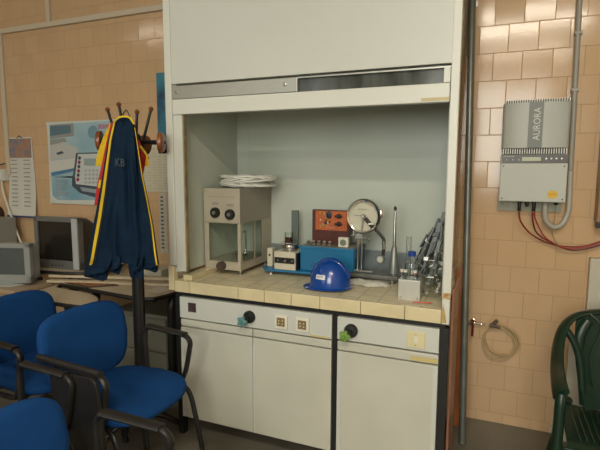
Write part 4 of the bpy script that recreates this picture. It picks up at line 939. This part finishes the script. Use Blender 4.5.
# left sleeve with cuff
sL = [(122, 113, 124), (140, 108, 122), (165, 104, 121), (190, 100, 120), (215, 95.5, 118), (240, 90, 116), (258, 87, 113), (264, 86, 111)]
fsl = loft(sL, .050, 3, .10, 1.1, ymid=YJ-.045)
b_ = B(); b_.grid(fsl, 40, 36); sl1 = obj('left_sleeve', b_, m_navy, jk)
cuf = loft([(263, 86, 111), (270, 84.5, 109), (277, 84, 107)], .042, 12, .05, 0, ymid=YJ-.045, topclose=False); b_ = B(); b_.grid(cuf, 40, 8, thick=.004); obj('cuff', b_, m_navy, sl1)
# right sleeve
sR = [(128, 129, 135), (150, 131, 139), (175, 133, 143), (200, 136, 148.5), (225, 138, 153.5), (250, 140, 157), (262, 141, 159)]
fsr = loft(sR, .045, 3, .12, 2.3, ymid=YJ-.02)
b_ = B(); b_.grid(fsr, 36, 32); sr1 = obj('right_sleeve', b_, m_navy, jk)
cuf = loft([(261, 141, 159), (269, 143, 158)], .04, 12, .05, 0, ymid=YJ-.02, topclose=False); b_ = B(); b_.grid(cuf, 36, 5, thick=.004); obj('cuff', b_, m_navy, sr1)
# hem rags: waist band lobes
hem = loft([(255, 108, 121), (266, 109, 122), (272, 111, 120)], .03, 4, .1, .4, ymid=YJ-.055, topclose=False); b_ = B(); b_.grid(hem, 30, 8, thick=.004); obj('waistband', b_, m_navy, jk)
hem = loft([(250, 127, 143), (266, 128, 144), (277, 130, 143)], .03, 4, .1, 1.4, ymid=YJ-.045, topclose=False); b_ = B(); b_.grid(hem, 30, 8, thick=.004); obj('waistband', b_, m_navy, jk)
def ribbon(fn, path, w_, e=.006, n=40):
    """band lying on the sleeve surface; path: v->u"""
    def g(s_, t_):
        u = path(t_); uu = u+(s_-.5)*w_(t_); p = fn(uu % 1, t_)
        c_ = fn(.25, t_)*.5+fn(.75, t_)*.5; d_ = (p-c_); d_.z = 0
        return p+d_.normalized()*e
    return B().grid(g, 4, n, thick=.002)
m_blackcl = mat('black_trim_cloth', (.01, .012, .016), .8)
obj('stripe', ribbon(fsl, lambda v: .665, lambda v: .04), m_yellow, sl1)
obj('trim_stripe', ribbon(fsl, lambda v: .70, lambda v: .025, .005), m_blackcl, sl1)
obj('stripe', ribbon(fsr, lambda v: .865, lambda v: .03), m_yellow, sr1)
obj('trim_stripe', ribbon(fsr, lambda v: .835, lambda v: .025, .005), m_blackcl, sr1)
# yellow piping over the shoulder
pipe = smooth([at(x, y, YJ-.03-.05*(1-abs(i-3)/4)) for i, (x, y) in enumerate(((111, 140), (112.5, 130), (114.5, 122), (119, 117.5), (125, 116.5), (130, 118), (134, 124)))], 6)
obj('collar_stripe', B().tube(pipe, .005, 8, flat=(1, .6)), m_yellow, jk)
obj('hanging_loop', B().tube(smooth([at(122, 117, YJ+.02), at(126, 110, ycs-.03), at(130, 117, YJ+.03)], 5), .003, 6), m_black, jk)
txb = []
text('back_lettering', 'KB', .055, at(115, 166, YJ-.115), (1, 0, -.05), (0, 0, 1), mat('faded_grey_print', (.05, .075, .10), .8), jk, sx=.9)

# flag cloth below the jacket
fg = thing('flag_scarf', 'red and yellow cloth draped under the navy jacket on the coat stand', 'cloth', (at(104, 160, -.93).x, -.93, 1.2))
def strip_(pl, m, nm, y, par, amp=.008, dy=-.06):
    """pl: list of (py, pxl, pxr)"""
    def g(u, v):
        t = v*(len(pl)-1); i = min(int(t), len(pl)-2); f = t-i; a, b__ = pl[i], pl[i+1]
        py, l_, r_ = [a[k_]*(1-f)+b__[k_]*f for k_ in range(3)]
        p = at(l_+(r_-l_)*u, py, y+dy); return Vector((p.x, p.y+amp*math.sin(u*9+v*5), p.z))
    return obj(nm, B().grid(g, 10, 24, thick=.004), m, par)
strip_([(124, 109, 114), (138, 103, 109), (152, 99, 105.5), (166, 96.5, 102)], m_yellow, 'yellow_band', -.925, fg)
strip_([(122, 111, 118), (140, 106, 114), (165, 102, 110), (185, 98.5, 107), (205, 95.5, 104)], m_red, 'red_band', -.935, fg)
strip_([(180, 99.5, 101.5), (188, 98.8, 101)], m_yellow, 'yellow_band', -.945, fg, .002)
strip_([(140, 136, 139), (150, 138, 144), (158, 139, 150), (166, 140, 144.5), (175, 141, 142)], m_red, 'red_band', -.93, fg, .004)
strip_([(146, 138.5, 140.5), (156, 146, 148), (166.2, 145.5, 149), (168.5, 144.5, 147)][:3], m_yellow, 'yellow_trim', -.94, fg, .002)

# ============================================================ CHAIRS
def chair_tree(name, label, loc, rz, group=None, tablet=False, drop=0):
    t = thing(name, label, 'chair', loc, group, rz, local=True)
    # faces +x; seat
    def sup(w_, h_, p, n_=40): return [(w_*math.copysign(abs(math.cos(a))**p, math.cos(a)), h_*math.copysign(abs(math.sin(a))**p, math.sin(a))) for a in [2*PI*i/n_ for i in range(n_)]]
    vs = []; rings = [(.0, .90, .97), (.012, .98, 1), (.03, 1, 1), (.045, .97, .99), (.054, .88, .9), (.058, .6, .6), (.060, .25, .25)]
    n_ = 40
    for dz, s1, s2 in rings:
        for (x, y) in sup(.255, .25, .60, n_): 
            front = max(0, x/.235); vs.append((x*s1, y*s2*(1-.06*(x < 0)), .435+dz-.012*front**3-.006*(1-abs(y)/.235)))
    fs = [(i*n_+j, i*n_+(j+1) % n_, (i+1)*n_+(j+1) % n_, (i+1)*n_+j) for i in range(len(rings)-1) for j in range(n_)]+[tuple(range(n_))[::-1], tuple((len(rings)-1)*n_+j for j in range(n_))]
    st_ = obj('seat', B().add(vs, fs, True), m_bluefab, t)
    obj('seat_shell', B().prism([(x*.93, y*.93) for x, y in sup(.235, .235, .62, n_)], .014, (0, 0, .428), (1, 0, 0), (0, 1, 0)), m_blackpl, st_)
    # backrest: rounded slab, curved
    vs = []; rings = [(-.030, .90), (-.026, .97), (-.010, 1), (.010, 1), (.020, .96), (.026, .86), (.029, .5), (.030, .2)]
    oz = sup(.25, .18, .5, n_)
    for k_, (dx, s_) in enumerate(rings):
        for (y, z) in oz:
            wv = 1-.10*max(0, -z/.175)   # narrower at the bottom
            y2, z2 = y*s_*wv, z*s_
            vs.append((-.235+dx+.45*y2*y2-.16*(z2)-.02, y2, .675-drop+z2))
    fs = [(i*n_+j, i*n_+(j+1) % n_, (i+1)*n_+(j+1) % n_, (i+1)*n_+j) for i in range(len(rings)-1) for j in range(n_)]+[tuple(range(n_))[::-1], tuple((len(rings)-1)*n_+j for j in range(n_))]
    bk = obj('backrest', B().add(vs, fs, True), m_bluefab, t)
    # frame
    for s in (-1, 1):
        y = s*.245
        obj('leg', B().tube(smooth([(.10, y*.9, .418), (.18, y, .40), (.225, y*1.02, .25), (.27, y*1.04, .012)], 6), .0135, 10, flat=(1, .75)), m_black, t)
        obj('leg', B().tube(smooth([(-.08, y*.9, .418), (-.16, y, .40), (-.21, y*1.02, .25), (-.27, y*1.04, .012)], 6), .0135, 10, flat=(1, .75)), m_black, t)
        obj('leg_cap', B().tube([(.267, y*1.04, .0), (.268, y*1.04, .03)], .017, 10), m_blackpl, t)
        obj('leg_cap', B().tube([(-.269, y*1.04, .0), (-.268, y*1.04, .03)], .017, 10), m_blackpl, t)
        obj('back_support', B().tube(smooth([(-.10, s*.13, .42), (-.22, s*.13, .425), (-.275, s*.13, .49), (-.262, s*.13, .60)], 6), .011, 8, flat=(1, .7)), m_black, t)
        # arm: plastic loop
        pl = smooth([(.10, s*.262, .425), (.145, s*.268, .47), (.175, s*.272, .60), (.178, s*.272, .645), (.145, s*.272, .672), (.05, s*.272, .678), (-.075, s*.272, .682), (-.108, s*.272, .665), (-.113, s*.270, .62), (-.105, s*.266, .50), (-.095, s*.262, .445), (-.07, s*.262, .425)], 5, closed=True)
        ar = obj('armrest', B().tube(pl, .0155, 10, closed=True, flat=(.8, 1.0)), m_blackpl, t)
        obj('arm_pad', B().tube([(.15, s*.272, .678), (.0, s*.272, .686), (-.09, s*.272, .690)], .020, 12, flat=(.55, 1.2)), m_blackpl, ar)
    obj('cross_bar', B().tube([(.12, -.23, .415), (.12, .23, .415)], .010, 8), m_black, t)
    obj('cross_bar', B().tube([(-.10, -.23, .415), (-.10, .23, .415)], .010, 8), m_black, t)
    if tablet:
        tb = obj('writing_tablet', B().prism(rrect(.27, .42, .04, 5), .016, (.055, -.305, .47), (1, 0, .04), (-.10, 0, 1), bev=.003), m_blackpl, t)
        obj('tablet_hinge', B().tube([(-.20, -.282, .70), (.16, -.282, .69)], .016, 10), m_blackpl, tb)
    return t
chair_tree('stacking_chair', 'blue fabric armchair in the middle with a folded black writing tablet', (-1.600, -1.29, 0), -.04, tablet=True, drop=.015)
chair_tree('stacking_chair', 'blue fabric armchair farthest left, in front of the curved desk', (-2.19, -1.22, 0), -.03, drop=.035)
chair_tree('stacking_chair', 'nearest blue fabric armchair at the bottom left corner', (-1.11, -2.07, 0), .06, drop=.085)
chair_tree('stacking_chair', 'blue armchair mostly out of frame whose black arm shows at the left', (-1.74, -1.89, 0), .02)

# green plastic chair
gt = thing('plastic_garden_chair', 'dark green plastic garden armchair at the right edge', 'chair', (.52, -.62, 0), None, 0)
def gp(px, py, y): return at(px, py, y)
gcx = .565
# local mirrored construction, centre x = gcx
hx = .285
def mir(pts, s): return [Vector((gcx-s*p[0], p[1], p[2]*.94)) for p in pts]
band = [(0, -.36, .90), (.10, -.365, .893), (.19, -.38, .865), (.245, -.42, .81), (.272, -.50, .735), (.285, -.62, .675), (.290, -.76, .650), (.288, -.83, .635)]
for s in (1, -1):
    p = smooth(mir(band, s), 6)
    rs = [.022+.012*min(1, i/len(p)) for i in range(len(p))]
    obj('armrest', B().tube(p, rs, 12, flat=(.55, 1.15)), m_green, gt)
    p = smooth(mir([(.288, -.835, .640), (.292, -.850, .58), (.295, -.855, .40), (.305, -.875, .005)], s), 6)
    obj('leg', B().tube(p, .030, 12, flat=(.7, .9)), m_green, gt)
    p = smooth(mir([(.20, -.40, .42), (.24, -.37, .20), (.27, -.33, .005)], s), 6)
    obj('leg', B().tube(p, .028, 12, flat=(.7, 1)), m_green, gt)
m_gpat = mat('dark_green_pattern', (.008, .030, .017), .35, bump=.25, bscale=220)
def backf(u, v):
    x = (u-.5)*2; w_ = .140+.050*math.sin(PI*min(1, v*1.0)*.6); z = .39+.445*v-.035*x*x*v
    return Vector((gcx+x*w_, -.385-.05*(1-v)+.05*x*x*-1+.03*v, z))
obj('backrest', B().grid(backf, 20, 24, thick=.012), m_gpat, gt)
# side ribs framing the back panel: inverted V near the top
for s in (1, -1):
    p = smooth(mir([(.145, -.455, .43), (.158, -.45, .55), (.172, -.44, .66), (.200, -.435, .745), (.235, -.43, .80)], s), 6)
    obj('back_rib', B().tube(p, .017, 10, flat=(1, .8)), m_green, gt)
    obj('back_fan', B().tube(smooth(mir([(.178, -.43, .70), (.170, -.42, .79), (.14, -.40, .85)], s), 5), .022, 10, flat=(1, .5)), m_green, gt)
ls = B()
for i in range(5):
    x = (i-2)*.05; ls.tube(smooth([(gcx+x*1.1, -.452, .50), (gcx+x*1.3+.012*math.sin(i), -.442, .64), (gcx+x*.9, -.425, .78), (gcx+x*1.4, -.41, .84)], 5), .004, 6)
obj('ornament', ls, m_green, gt)
def seatf(u, v):
    x = (u-.5)*2; y = -.86+.44*v
    return Vector((gcx+x*(.255-.02*v), y, .405-.02*v-.012*(1-x*x)-(.03*(max(0, .12-v)/.12)**2)))
obj('seat', B().grid(seatf, 20, 20, thick=.012), m_green, gt)
sr = B()
for i in range(17):
    x = gcx-.20+i*.025; sr.tube([(x, -.80, .400), (x, -.46, .385)], .0035, 6)
obj('seat_slats', sr, m_green, gt)
obj('seat_apron', B().bb((gcx-.27, -.868, .33), (gcx+.27, -.855, .39), .004), m_green, gt)
for s in (1, -1):
    obj('side_apron', B().tube(smooth(mir([(.28, -.85, .40), (.26, -.65, .40), (.22, -.42, .40)], s), 5), .022, 10, flat=(1.2, .5)), m_green, gt)

# ============================================================ render look
sc = bpy.context.scene
sc.view_settings.view_transform = 'Standard'; sc.view_settings.look = 'None'; sc.view_settings.gamma = 1; sc.view_settings.exposure = 0.0
